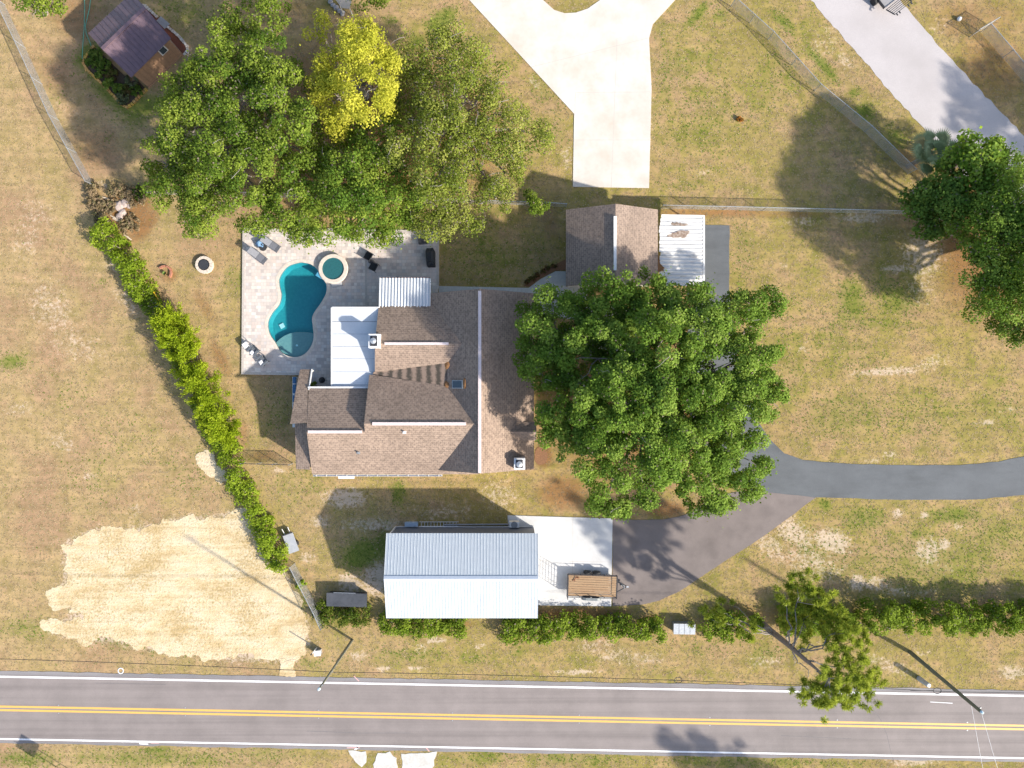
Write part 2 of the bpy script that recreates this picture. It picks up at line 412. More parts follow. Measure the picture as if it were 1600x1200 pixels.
def ground_material():
    m, nt, b = new_mat('dry_lawn')
    pos = node(nt, 'ShaderNodeNewGeometry').outputs['Position']
    a = node(nt, 'ShaderNodeAttribute', attribute_name='mask')
    sp = node(nt, 'ShaderNodeSeparateColor'); nt.links.new(a.outputs['Color'], sp.inputs[0])
    g_, s_, l_ = sp.outputs[0], sp.outputs[1], sp.outputs[2]
    west = a.outputs['Alpha']
    n1 = noise(nt, pos, 0.11, 6, 0.62)
    n2 = noise(nt, pos, 0.42, 7, 0.68)
    n3 = noise(nt, pos, 3.2, 5, 0.7)
    n4 = noise(nt, pos, 13.0, 4, 0.8)
    n5 = noise(nt, pos, 1.3, 5, 0.6)
    base = ramp(nt, n2, [(0.36, (0.375, 0.265, 0.155)), (0.45, (0.38, 0.285, 0.14)), (0.53, (0.325, 0.265, 0.10)), (0.62, (0.245, 0.23, 0.065))])
    pale = ramp(nt, n2, [(0.36, (0.40, 0.285, 0.175)), (0.48, (0.445, 0.33, 0.195)), (0.56, (0.42, 0.31, 0.18)), (0.66, (0.375, 0.28, 0.15))])
    base = mixc(nt, mth(nt, 'MULTIPLY', west, 0.95, True), base, pale)
    # broad pinkish-brown thin patches and olive patches
    brn_f = mth(nt, 'MULTIPLY', ramp(nt, n1, [(0.49, gp(0)), (0.60, gp(0.8))]), mth(nt, 'ADD', mth(nt, 'MULTIPLY', west, 0.9), 0.42))
    base = mixc(nt, brn_f, base, (0.355, 0.24, 0.155))
    base = mixc(nt, mth(nt, 'MULTIPLY', ramp(nt, n1, [(0.38, gp(0.75)), (0.47, gp(0))]), mth(nt, 'SUBTRACT', 1.0, mth(nt, 'MULTIPLY', west, 0.8))), base, (0.29, 0.245, 0.085))
    base = mixc(nt, 0.8, base, ramp(nt, n5, [(0.35, (0.76, 0.78, 0.72)), (0.5, (1, 1, 1)), (0.65, (1.16, 1.13, 1.13))]), 'MULTIPLY')
    # green grass
    gm = mth(nt, 'ADD', g_, mth(nt, 'MULTIPLY', mth(nt, 'SUBTRACT', n3, 0.5), 1.3))
    gm = mth(nt, 'ADD', gm, mth(nt, 'MULTIPLY', mth(nt, 'SUBTRACT', n4, 0.5), 0.9))
    gm = mth(nt, 'ADD', gm, mth(nt, 'MULTIPLY', mth(nt, 'SUBTRACT', n2, 0.5), 0.7))
    base = mixc(nt, ramp(nt, gm, [(0.20, gp(0)), (0.85, gp(0.85))]), base, (0.145, 0.19, 0.032))
    # litter
    lm = mth(nt, 'ADD', l_, mth(nt, 'MULTIPLY', mth(nt, 'SUBTRACT', n3, 0.5), 0.8))
    base = mixc(nt, ramp(nt, lm, [(0.3, gp(0)), (0.8, gp(0.9))]), base, ramp(nt, n4, [(0.35, (0.20, 0.115, 0.055)), (0.65, (0.33, 0.18, 0.085))]))
    # bare sand showing between the tufts
    sm = mth(nt, 'ADD', mth(nt, 'MULTIPLY', mth(nt, 'SUBTRACT', n5, 0.5), 0.55), mth(nt, 'MULTIPLY', mth(nt, 'SUBTRACT', n1, 0.5), 0.3))
    sm = mth(nt, 'ADD', mth(nt, 'ADD', sm, mth(nt, 'MULTIPLY', s_, 0.72)), mth(nt, 'MULTIPLY', mth(nt, 'SUBTRACT', n3, 0.5), 1.5))
    sm = mth(nt, 'ADD', sm, mth(nt, 'MULTIPLY', mth(nt, 'SUBTRACT', n4, 0.5), 0.9))
    base = mixc(nt, ramp(nt, sm, [(0.30, gp(0)), (0.56, gp(0.85))]), base, (0.56, 0.47, 0.39))
    # fine tuft speckle
    sp1 = ramp(nt, n4, [(0.28, (0.72, 0.72, 0.64)), (0.48, (1, 1, 1)), (0.72, (1.14, 1.12, 1.1))])
    base = mixc(nt, 0.75, base, sp1, 'MULTIPLY')
    sp2 = ramp(nt, n3, [(0.30, (0.90, 0.91, 0.86)), (0.5, (1, 1, 1)), (0.72, (1.06, 1.05, 1.04))])
    base = mixc(nt, 0.8, base, sp2, 'MULTIPLY')
    mp = node(nt, 'ShaderNodeMapping'); mp.inputs['Scale'].default_value = (0.12, 2.0, 1); mp.inputs['Rotation'].default_value = (0, 0, R(2)); nt.links.new(pos, mp.inputs[0])
    n6 = noise(nt, mp.outputs[0], 0.8, 4, 0.6)      # mowing passes
    base = mixc(nt, 0.6, base, ramp(nt, n6, [(0.36, (0.80, 0.83, 0.75)), (0.5, (1, 1, 1)), (0.64, (1.14, 1.11, 1.10))]), 'MULTIPLY')
    base = mixc(nt, 1.0, base, (0.95, 0.905, 0.825), 'MULTIPLY')
    nt.links.new(base, b.inputs['Base Color'])
    b.inputs['Roughness'].default_value = 0.95
    b.inputs['Specular IOR Level'].default_value = 0.1
    h = mth(nt, 'ADD', mth(nt, 'MULTIPLY', n3, 1.0), mth(nt, 'MULTIPLY', n4, 0.6))
    bumpn(nt, b, h, 0.35, 0.05)
    return m
ground = link_mesh('ground', me, ground_material())
tag(ground, 'dry tan lawn with green and sandy patches', kind='structure')

SANDY = []      # loose sand: only a few tufts
PAVED = []      # polygons (pixels) that no grass grows on
def sheet(name, pts, z0, z1, mat, label, paved=True):
    if paved: (SANDY if name.startswith('sand') else PAVED).append(pts)
    mb = MB(); mb.prism([P(*p) for p in pts], z0, z1)
    return tag(mb.build(name, mat), label, kind='structure')

def smooth_poly(pts, it=2):
    for _ in range(it):
        o = []
        for i in range(len(pts)):
            a, b = pts[i], pts[(i + 1) % len(pts)]
            o += [(a[0] * .75 + b[0] * .25, a[1] * .75 + b[1] * .25), (a[0] * .25 + b[0] * .75, a[1] * .25 + b[1] * .75)]
        pts = o
    return pts

def rough_edge(pts, amp, step=9):
    """break a clean outline into a slightly ragged one"""
    o = []
    for i in range(len(pts)):
        a, b = pts[i], pts[(i + 1) % len(pts)]
        L = math.hypot(b[0] - a[0], b[1] - a[1]); n = max(1, int(L / step))
        for k in range(n):
            t = k / n
            o.append((a[0] + (b[0] - a[0]) * t + random.uniform(-amp, amp), a[1] + (b[1] - a[1]) * t + random.uniform(-amp, amp)))
    return o

# ---- road ----
def asphalt(name, c1, c2, streak=None, crack=True):
    m, nt, b = new_mat(name)
    pos = node(nt, 'ShaderNodeNewGeometry').outputs['Position']
    f = noise(nt, pos, 22, 3, 0.7)
    col = ramp(nt, f, [(0.3, c1), (0.7, c2)])
    f2 = noise(nt, pos, 0.35, 6, 0.6)
    col = mixc(nt, 0.7, col, ramp(nt, f2, [(0.3, gp(0.80)), (0.7, gp(1.15))]), 'MULTIPLY')
    if streak:
        mp = node(nt, 'ShaderNodeMapping')
        mp.inputs['Scale'].default_value = streak
        mp.inputs['Rotation'].default_value = (0, 0, R(1.1))
        nt.links.new(pos, mp.inputs['Vector'])
        f3 = noise(nt, mp.outputs[0], 1.0, 5, 0.6)
        col = mixc(nt, 0.85, col, ramp(nt, f3, [(0.32, gp(0.80)), (0.5, gp(1.0)), (0.7, gp(1.10))]), 'MULTIPLY')
    nt.links.new(col, b.inputs['Base Color'])
    b.inputs['Roughness'].default_value = 0.85
    bumpn(nt, b, f, 0.25, 0.01)
    return m
ROAD = asphalt('road_asphalt', (0.215, 0.184, 0.172), (0.272, 0.234, 0.218), (0.02, 1.6, 1))
SHOULDER = asphalt('road_shoulder_asphalt', (0.215, 0.20, 0.20), (0.27, 0.25, 0.25), (0.03, 1.0, 1))
SL = 0.0188
def yline(c, x): return c + SL * x
def strip(y0, y1, xa=-3000, xb=4600):
    return [(xa, yline(y0, xa)), (xb, yline(y0, xb)), (xb, yline(y1, xb)), (xa, yline(y1, xa))]
edge_top = [(x, yline(1048.3, x) + random.uniform(-.9, .9)) for x in range(-60, 1680, 14)]
edge_bot = [(x, yline(1160.8, x) + random.uniform(-.9, .9)) for x in range(1680, -60, -14)]
road_poly = [(-3000, yline(1048, -3000))] + edge_top + [(4600, yline(1048, 4600)), (4600, yline(1161, 4600))] + edge_bot + [(-3000, yline(1161, -3000))]
road = sheet('road', road_poly, -0.1, 0.03, SHOULDER, 'straight two-lane asphalt road along the bottom of the picture')
mb = MB(); mb.prism([P(*p) for p in strip(1054, 1157.5)], -0.1, 0.034); mb.build('travel_lanes', ROAD, road)
WHITE = M('road_paint_white', (0.86, 0.86, 0.86), (0.72, 0.72, 0.74), 14, 0.6, lo=0.3, hi=0.75)
YEL = M('road_paint_yellow', (0.78, 0.45, 0.11), (0.66, 0.38, 0.10), 10, 0.6, lo=0.3, hi=0.75)
for nm, c, w, mt in (('edge_line', 1057.0, 2.9, WHITE), ('edge_line', 1154.3, 2.6, WHITE), ('centre_line', 1103.6, 3.1, YEL), ('centre_line', 1109.2, 3.1, YEL)):
    mb = MB(); mb.prism([P(*p) for p in strip(c - w / 2, c + w / 2)], 0.02, 0.038); mb.build(nm, mt, road)
# cracks sealed with dark tar
TAR = M('tar_seam', (0.13, 0.12, 0.12), (0.19, 0.17, 0.165), 6, 0.7)
for pts in ([(1356, 1086), (1366, 1110), (1378, 1128), (1386, 1150), (1392, 1176), (1396, 1188)], [(150, 1067), (260, 1069)], [(480, 1142), (560, 1145), (640, 1145)], [(1220, 1149), (1330, 1154)]):
    mb = MB()
    for a, b_ in zip(pts, pts[1:]):
        A, B = P(*a), P(*b_); d = (B - A).normalized(); n = Vector((-d.y, d.x, 0)) * 0.022
        mb.add([A - n + Vector((0, 0, .0365)), B - n + Vector((0, 0, .0365)), B + n + Vector((0, 0, .0365)), A + n + Vector((0, 0, .0365))], [(0, 1, 2, 3)])
    mb.build('tar_seam', TAR, road)
PINK = M('survey_paint_pink', (0.70, 0.36, 0.33), (0.55, 0.40, 0.38), 6, 0.7)
for pts, w, mt in (([(553, 1056), (561, 1064)], 1.4, PINK), ([(542, 1168), (562, 1168)], 1.6, PINK), ([(666, 1168), (671, 1174)], 1.5, PINK), ([(218, 1161.5), (232, 1162.5)], 2.0, WHITE), ([(236, 1161), (249, 1161)], 1.0, PINK), ([(554, 1171), (560, 1168)], 2.2, WHITE), ([(1453, 1096.5), (1488, 1098.5)], 1.0, WHITE)):
    mb = MB(); A, B = P(*pts[0]), P(*pts[1]); d = (B - A).normalized(); n = Vector((-d.y, d.x, 0)) * (w / 2 / PPM); z = Vector((0, 0, .041))
    mb.add([A - n + z, B - n + z, B + n + z, A + n + z], [(0, 1, 2, 3)]); mb.build('paint_mark', mt, road)
mb = MB(); c = P(189, 1048)
prof = []
for k in range(24):
    t0, t1 = 2 * math.pi * k / 24, 2 * math.pi * (k + 1) / 24
    mb.add([c + Vector((math.cos(t) * r, math.sin(t) * r, 0.039)) for t, r in ((t0, .2), (t1, .2), (t1, .28), (t0, .28))], [(0, 3, 2, 1)])
mb.build('paint_mark', WHITE, road)

# ---- side lane, drives, pads ----
LANE = M('side_lane_surface', (0.50, 0.46, 0.45), (0.44, 0.405, 0.40), 12, 0.9, bump=0.2, big=(0.25, (0.40, 0.365, 0.355), 0.8))
lane = rough_edge([(1150, -130), (1265, -2), (1340, 84), (1400, 153), (1452, 210), (1560, 335), (1760, 560), (1900, 700), (1900, 540), (1700, 322), (1600, 213), (1540, 151), (1500, 108), (1424, 22), (1320, -100), (1290, -130)], 1.5)
sheet('side_lane', lane, -0.1, 0.02, LANE, 'pale grey side lane crossing the upper right corner')
CONC = M('driveway_concrete', (0.64, 0.605, 0.55), (0.59, 0.555, 0.505), 3, 0.85, bump=0.05, big=(0.3, (0.52, 0.44, 0.36), 0.85))
CONC2 = M('pad_concrete', (0.60, 0.595, 0.59), (0.55, 0.545, 0.54), 4, 0.8, bump=0.05, big=(0.45, (0.47, 0.465, 0.45), 0.7))
dv = [(640, -100), (733, 0), (897, 178), (895, 292), (1014, 294), (1018, 140), (1014, 60), (1020, 38), (1055, 0), (1150, -100), (1010, -100), (938, 0), (918, 14), (900, 20), (882, 21), (866, 16), (848, 0), (800, -100)]
drv = sheet('concrete_driveway', dv, -0.1, 0.05, CONC, 'bright cream concrete driveway narrowing to a straight parking spur')
JOINT = M('concrete_joint', (0.44, 0.41, 0.37), (0.50, 0.465, 0.42), 4, 0.9)
def joints(parent, lines, z, w=0.03, mat=None):
    for a, b_ in lines:
        A, B = P(*a), P(*b_); d = (B - A).normalized(); n = Vector((-d.y, d.x, 0)) * w / 2; zz = Vector((0, 0, z))
        mb = MB(); mb.add([A - n + zz, B - n + zz, B + n + zz, A + n + zz], [(0, 1, 2, 3)]); mb.build('joint', mat or JOINT, parent)
joints(drv, [((964, 60), (955, 293)), ((899, 145), (1016, 144)), ((897, 219), (1015, 219)), ((830, 105), (1012, 60)), ((899, 145), (898, 180))], 0.0525, 0.035)
ASPH = asphalt('drive_asphalt', (0.098, 0.107, 0.115), (0.13, 0.138, 0.146), (0.25, 0.9, 1))
ad = [(1100, 352), (1140, 352), (1139, 456), (1152, 560), (1180, 650), (1200, 684), (1225, 708), (1255, 719), (1300, 723), (1380, 726.5), (1500, 727), (1560, 721), (1600, 713), (1720, 680), (1850, 620), (1850, 680), (1720, 742), (1600, 773), (1520, 781), (1400, 781), (1275, 777), (1185, 771), (1120, 740), (1075, 640), (1060, 560), (1098, 450)]
sheet('asphalt_driveway', rough_edge(ad, .6, 14), -0.1, 0.03, ASPH, 'dark grey asphalt driveway curving in from the right edge')
ASPH2 = asphalt('apron_asphalt', (0.172, 0.142, 0.130), (0.212, 0.176, 0.162), (0.5, 0.5, 1))
ap = [(957, 812), (1037, 812), (1062, 807), (1078, 801), (1120, 776), (1150, 768), (1186, 768), (1275, 777), (1240, 803), (1200, 833), (1120, 885), (1060, 925), (1030, 938), (1005, 944), (957, 947)]
sheet('asphalt_apron', rough_edge(ap, .6, 14), -0.1, 0.036, ASPH2, 'brownish asphalt apron between the concrete pad and the curved drive')
pad = sheet('concrete_pad', [(793, 805), (957, 810), (955, 947), (800, 945)], -0.1, 0.06, CONC2, 'white concrete pad in front of the metal building')
joints(pad, [((895, 808), (894, 946)), ((841, 876), (956, 878))], 0.0625, 0.025)
WALK = M('walk_concrete', (0.56, 0.54, 0.50), (0.47, 0.46, 0.43), 5, 0.85, bump=0.1, big=(0.5, (0.42, 0.42, 0.40), 0.6))
wk = sheet('walkway', [(686, 447), (826, 450), (845, 436), (868, 424), (884, 424), (884, 448), (918, 448), (918, 475), (980, 480), (990, 560), (940, 560), (900, 500), (840, 490), (836, 459), (686, 458)], -0.05, 0.05, WALK, 'pale concrete walkway between the house and the garage')
joints(wk, [((855, 431), (855, 490)), ((835, 441), (884, 441)), ((886, 448), (886, 500)), ((904, 448), (904, 480)), ((700, 447), (700, 458)), ((740, 448), (740, 459)), ((780, 449), (780, 459)), ((815, 450), (815, 460))], 0.0525, 0.03)
MULCH = M('bark_mulch', (0.30, 0.155, 0.075), (0.16, 0.08, 0.045), 18, 0.95, bump=0.8)
sheet('mulch_bed', [(818, 447), (830, 436), (850, 424), (872, 411), (884, 405), (884, 422), (867, 423), (843, 436), (828, 448)], -0.05, 0.055, MULCH, 'rust-brown mulch bed along the walkway')
sheet('mulch_patch', smooth_poly([(836, 697), (855, 700), (856, 725), (835, 727)]), -0.05, 0.03, MULCH, 'rust-brown mulch patch beside the south chimney')
APRON = M('old_concrete', (0.62, 0.60, 0.57), (0.50, 0.48, 0.45), 4, 0.9, bump=0.3, big=(0.8, (0.45, 0.42, 0.36), 0.6))
for pts, lb in (([(543, 1173), (571, 1174), (573, 1190), (565, 1198), (556, 1190)], 'small broken concrete piece at the bottom road edge'),
            ([(590, 1177), (610, 1175), (620, 1185), (622, 1215), (585, 1215), (584, 1195)], 'middle broken concrete piece at the bottom road edge'),
            ([(628, 1178), (682, 1175), (678, 1195), (670, 1215), (628, 1215)], 'largest broken concrete piece at the bottom road edge')):
    sheet('concrete_slab', rough_edge(pts, 1.2, 6), -0.05, 0.03, APRON, lb)

# ---- spread sand ----
def fractal_edge(pts, amp, it=4):
    """lumpy natural outline by repeated midpoint displacement"""
    for _ in range(it):
        o = []
        for i in range(len(pts)):
            a, b = pts[i], pts[(i + 1) % len(pts)]; dx, dy = b[0] - a[0], b[1] - a[1]; L = math.hypot(dx, dy)
            o.append(a)
            if L > 1.6:
                k = random.uniform(-amp, amp); o.append(((a[0] + b[0]) / 2 - dy * k, (a[1] + b[1]) / 2 + dx * k))
        pts = o
    return pts
SANDM, nt, b = new_mat('spread_sand')
pos = node(nt, 'ShaderNodeNewGeometry').outputs['Position']
mp = node(nt, 'ShaderNodeMapping'); mp.inputs['Scale'].default_value = (0.55, 0.85, 1); mp.inputs['Rotation'].default_value = (0, 0, R(-6)); nt.links.new(pos, mp.inputs[0])
f1 = noise(nt, mp.outputs[0], 0.6, 7, 0.68); f2 = noise(nt, pos, 5, 5, 0.7); f3 = noise(nt, pos, 0.22, 4)
c_ = ramp(nt, f1, [(0.36, (0.50, 0.38, 0.22)), (0.45, (0.60, 0.485, 0.325)), (0.56, (0.645, 0.55, 0.41)), (0.66, (0.63, 0.53, 0.42))])
sm = mth(nt, 'ADD', mth(nt, 'MULTIPLY', f2, 0.8), mth(nt, 'MULTIPLY', f3, 0.7))
c_ = mixc(nt, ramp(nt, sm, [(0.74, gp(0)), (0.88, gp(0.8))]), c_, (0.40, 0.295, 0.14))
mp2 = node(nt, 'ShaderNodeMapping'); mp2.inputs['Scale'].default_value = (0.22, 4.5, 1); mp2.inputs['Rotation'].default_value = (0, 0, R(-7)); nt.links.new(pos, mp2.inputs[0])
f4 = noise(nt, mp2.outputs[0], 0.7, 5, 0.65)
c_ = mixc(nt, 1.0, c_, (1.0, 0.965, 0.86), 'MULTIPLY')
c_ = mixc(nt, 0.55, c_, ramp(nt, f4, [(0.36, (0.80, 0.77, 0.70)), (0.5, (1, 1, 1)), (0.65, (1.08, 1.08, 1.08))]), 'MULTIPLY')
c_ = mixc(nt, ramp(nt, f2, [(0.62, gp(0)), (0.68, gp(0.7))]), c_, (0.27, 0.215, 0.09))
nt.links.new(c_, b.inputs['Base Color']); b.inputs['Roughness'].default_value = 0.95
bumpn(nt, b, mth(nt, 'ADD', f1, mth(nt, 'MULTIPLY', f2, 0.6)), 0.7, 0.16)
sheet('sand_spread', fractal_edge(SAND_MAIN, .28), -0.05, 0.022, SANDM, 'large pale yellow patch of graded sand')
sheet('sand_heap', fractal_edge([(306, 712), (322, 702), (336, 712), (338, 728), (352, 735), (355, 752), (344, 758), (334, 745), (318, 735)], .25), -0.05, 0.04, SANDM, 'small pale sand patch beside the hedge')
sheet('sand_track', fractal_edge([(436, 1028), (462, 1030), (458, 1045), (462, 1057), (436, 1056), (438, 1042)], .15), -0.05, 0.042, SANDM, 'short sandy track from the sand patch to the road')
# ================= HOUSE =================
SHING = shingle_mat('roof_shingles', (0.34, 0.252, 0.195), (0.255, 0.190, 0.148), (0.385, 0.285, 0.218))
SHING_ST = shingle_mat('stained_shingles', (0.23, 0.175, 0.145), (0.17, 0.13, 0.11), (0.12, 0.095, 0.08))
RIDGE = M('ridge_vent_metal', (0.74, 0.62, 0.60), (0.62, 0.52, 0.51), 3, 0.6)
STUCCO = M('wall_stucco', (0.60, 0.55, 0.48), (0.52, 0.48, 0.42), 6, 0.9, bump=0.2)
TRIM = M('white_trim', (0.80, 0.79, 0.77), (0.70, 0.69, 0.68), 6, 0.5)
GLASS, nt, b = new_mat('window_glass')
b.inputs['Base Color'].default_value = (0.04, 0.06, 0.08, 1); b.inputs['Roughness'].default_value = 0.08
DARK = M('dark_metal', (0.03, 0.03, 0.035), (0.05, 0.05, 0.055), 8, 0.5)
BLACK = M('black_fabric', (0.012, 0.014, 0.018), (0.02, 0.022, 0.026), 10, 0.7)
GALV = M('galvanised_steel', (0.52, 0.54, 0.56), (0.42, 0.44, 0.46), 6, 0.45, metal=0.5)
STEEL = M('grey_steel', (0.34, 0.35, 0.36), (0.26, 0.27, 0.28), 6, 0.5, metal=0.4)
LEAFPILE = M('dry_leaf_pile', (0.33, 0.16, 0.06), (0.16, 0.08, 0.035), 14, 0.95, bump=0.8)
HP = []  # building footprints, no grass inside

house = empty('house', G(-110, 0), 'tan shingle roofed house with cross gables beside the pool deck', 'house')
EX, NY = Vector((1, 0, 0)), Vector((0, 1, 0))
mr = MB()   # main north-south gable
ms = 0.0375
def zmain(u): return 5.6 - ms * abs(u + 46)
mr.slab([G(-46, -136, 5.6), G(-46, 128, 5.6), G(-123, 128, zmain(-123)), G(-123, -136, zmain(-123))], 0.16, NY)
main_w = mr.build('main_roof_slope', SHING, house)
mr = MB(); mr.slab([G(-46, -136, 5.6), G(33, -136, zmain(33)), G(33, 128, zmain(33)), G(-46, 128, 5.6)], 0.16, NY)
main_e = mr.build('main_roof_slope', SHING, house)
# lower (south) wing and its western run share one south slope
def zs(v): return 5.4 - 0.0309 * abs(v - 57)
mr = MB(); mr.slab([G(-212, 57, 5.4), G(-50, 57, 5.4), G(-50, 134.5, zs(134.5)), G(-298, 134.5, zs(134.5)), G(-296, 69, zs(69)), G(-212, 69, zs(69))], 0.16, EX)
south_slope = mr.build('wing_roof_slope', SHING, house)
mr = MB(); mr.slab([G(-212, 57, 5.4), G(-50, 57, 5.4), G(-97, 2.8, zs(2.8)), G(-205, -13.5, zs(-13.5)), G(-212, -14, zs(-14))], 0.16, EX)
mr.build('wing_roof_slope', SHING, house)
# drainage saddle between the two wings, streaked dark
mr = MB(); mr.slab([G(-207, -15, 3.24), G(-97, 3.2, 3.71), G(-95, -32, 3.80), G(-204, -18.6, 3.40)], 0.12, NY)
m_, nt, b = new_mat('streaked_shingles')
ob = node(nt, 'ShaderNodeNewGeometry').outputs['Position']
sx = node(nt, 'ShaderNodeSeparateXYZ'); nt.links.new(ob, sx.inputs[0])
wv = mth(nt, 'SINE', mth(nt, 'ADD', mth(nt, 'MULTIPLY', sx.outputs[0], 7.4), mth(nt, 'MULTIPLY', noise(nt, ob, 1.2, 4), 3.5)))
cc = ramp(nt, mth(nt, 'ADD', mth(nt, 'MULTIPLY', wv, 0.32), noise(nt, ob, 5, 4)), [(0.25, (0.055, 0.045, 0.035)), (0.75, (0.22, 0.16, 0.125))])
nt.links.new(cc, b.inputs['Base Color']); b.inputs['Roughness'].default_value = 0.9
mr.build('roof_saddle', m_, house)['label'] = 'dark streaked drainage saddle between the wings'
# upper (north) wing
def zn(v): return 4.6 - 0.0288 * abs(v + 58.6)
mr = MB(); mr.slab([G(-199, -58.6, 4.6), G(-72, -58.6, 4.6), G(-72, -117.5, zn(-117.5)), G(-199, -117.5, zn(-117.5))], 0.16, EX); mr.build('wing_roof_slope', SHING, house)
mr = MB(); mr.slab([G(-199, -58.6, 4.6), G(-72, -58.6, 4.6), G(-95, -31, zn(-31)), G(-203, -17.5, zn(-17.5))], 0.16, EX); mr.build('wing_roof_slope', SHING, house)
# western run: north slope, its narrow extension and the lower lean-to
def zw(v): return 5.03 - 0.0295 * abs(v - 69)
mr = MB(); mr.slab([G(-296, 69, 5.03), G(-212, 69, 5.03), G(-212, 6.7, zw(6.7)), G(-302, 6.7, zw(6.7))], 0.16, EX); mr.build('wing_roof_slope', SHING, house)
mr = MB(); mr.slab([G(-297, 56, zw(56) - .02), G(-322, 58, zw(58) - .02), G(-321, 6, zw(6) - .02), G(-319, -22, zw(-22)), G(-303, -22, zw(-22)), G(-303, 10, zw(10) - .02)], 0.14, EX); mr.build('porch_roof', SHING, house)
mr = MB(); mr.slab([G(-297, 58, 3.75), G(-322, 58, 3.35), G(-322, 127, 3.0), G(-300, 127, 3.3)], 0.14, NY); mr.build('lean_to_roof', SHING, house)
# ridge vents
def bar(a, b_, w, h, name, mat, parent):
    a, b_ = Vector(a), Vector(b_); d = (b_ - a); L = d.length
    ang = math.atan2(d.y, d.x); el = math.asin(max(-1, min(1, d.z / L)))
    mb = MB(); mb.box((a + b_) / 2, (L, w, h), ang, Matrix.Rotation(-el, 3, 'Y')); return mb.build(name, mat, parent)
bar(G(-46, -133, 5.62), G(-46, 127, 5.62), 0.26, 0.1, 'ridge_vent', RIDGE, house)
bar(G(-200, 57, 5.42), G(-66, 57, 5.42), 0.26, 0.1, 'ridge_vent', RIDGE, house)
bar(G(-185, -58.6, 4.62), G(-92, -58.6, 4.62), 0.22, 0.1, 'ridge_vent', RIDGE, house)
bar(G(-294, 69, 5.05), G(-216, 69, 5.05), 0.24, 0.1, 'ridge_vent', RIDGE, house)
# walls
def wallbox(poly, z0, z1, parent, mat=None):
    mb = MB(); mb.prism([G(*p) for p in poly], z0, z1, bottom=False); HP.append([(p[0] + 800, p[1] + 600) for p in poly])
    return mb.build('wall', mat or STUCCO, parent)
def gable(parent, pts, mat=None):
    """upright gable wall from three corners, 12 cm thick"""
    a, b_, c_ = [Vector(p) for p in pts]
    n = (b_ - a).cross(c_ - a).normalized() * 0.12
    mb = MB(); mb.add([a, b_, c_, a + n, b_ + n, c_ + n], [(0, 1, 2), (5, 4, 3), (0, 3, 4, 1), (1, 4, 5, 2), (2, 5, 3, 0)])
    return mb.build('gable_wall', mat or STUCCO, parent)
wallbox([(-116, -129), (26, -129), (26, 121), (-116, 121)], 0, 2.62, house)
gable(house, [G(-116, -129, 2.6), G(26, -129, 2.6), G(-46, -129, 5.1)])
gable(house, [G(-116, 121, 2.6), G(26, 121, 2.6), G(-46, 121, 5.1)])
wallbox([(-206, 0), (-117, 0), (-117, 128), (-206, 128)], 0, 3.0, house)
wallbox([(-291, 12), (-207, 12), (-207, 128), (-291, 128)], 0, 2.95, house)
gable(house, [G(-291, 14, 2.95), G(-291, 127, 2.95), G(-291, 69, 4.75)])
gable(house, [G(-207, -10, 3.0), G(-207, 127, 3.0), G(-207, 57, 5.15)])
wallbox([(-193, -110), (-117, -110), (-117, -1), (-193, -1)], 0, 2.85, house)
gable(house, [G(-193, -108, 2.85), G(-193, -22, 3.2), G(-193, -58.6, 4.4)])
wallbox([(-318, 62), (-292, 62), (-292, 124), (-318, 124)], 0, 2.85, house)
for u, v0 in ((-319, -20), (-319, 40), (-305, -20)):
    mb = MB(); mb.box(G(u + 2, v0, 1.15), (0.14, 0.14, 2.3)); mb.build('post', TRIM, house)
# gutters and fascias
mb = MB(); a, b_ = G(-297, 136, zs(134.5) - 0.07), G(-104, 136, zs(134.5) - 0.07)
for z, y in ((-0.05, 0), (0.03, -0.09)): pass
L = (b_ - a).x
mb.box((a + b_) / 2 + Vector((0, -0.09, -0.05)), (L, 0.02, 0.12)); mb.box((a + b_) / 2 + Vector((0, -0.03, -0.1)), (L, 0.13, 0.02))
gut = mb.build('gutter', TRIM, house)
for k in range(13):
    mb = MB(); mb.box(a + Vector((0.3 + k * (L - 0.6) / 12, -0.03, 0.018)), (0.05, 0.15, 0.015)); mb.build('gutter_hanger', TRIM, gut)
mb = MB(); mb.box(a + Vector((2.9, -0.22, -0.15)), (1.4, 0.22, 0.05)); mb.build('splash_tray', TRIM, gut)
bar(G(-303, 5, zw(6.7) + .0), G(-214, 5, zw(6.7) + .0), 0.14, 0.12, 'gutter', TRIM, house)
bar(G(-301.5, -22, zw(-22) - .03), G(-301.5, 9, zw(9) - .03), 0.09, 0.16, 'fascia', TRIM, house)
# chimneys
def chimney(c, z0, z1, w, l, rotlab):
    mb = MB(); mb.box((c.x, c.y, (z0 + z1) / 2), (w, l, z1 - z0)); ch = mb.build('chimney', TRIM, house); ch['label'] = rotlab
    mb = MB(); mb.box((c.x - .02, c.y, z1 + 0.03), (w * 0.62, l * 0.72, 0.06)); mb.build('chimney_top', DARK, ch)
    mb = MB(); mb.lathe([(0.14, 0.06), (0.14, 0.24), (0.26, 0.26), (0.26, 0.31), (0.05, 0.38)], (c.x - .02, c.y, z1), 16); mb.build('flue_cap', GALV, ch, smooth=False)
chimney(G(-199, -62), 2.0, 5.0, 0.95, 1.2, 'white chimney at the west end of the north wing')
chimney(G(11, 116), 2.9, 4.7, 0.95, 0.95, 'white chimney on the south-east slope')
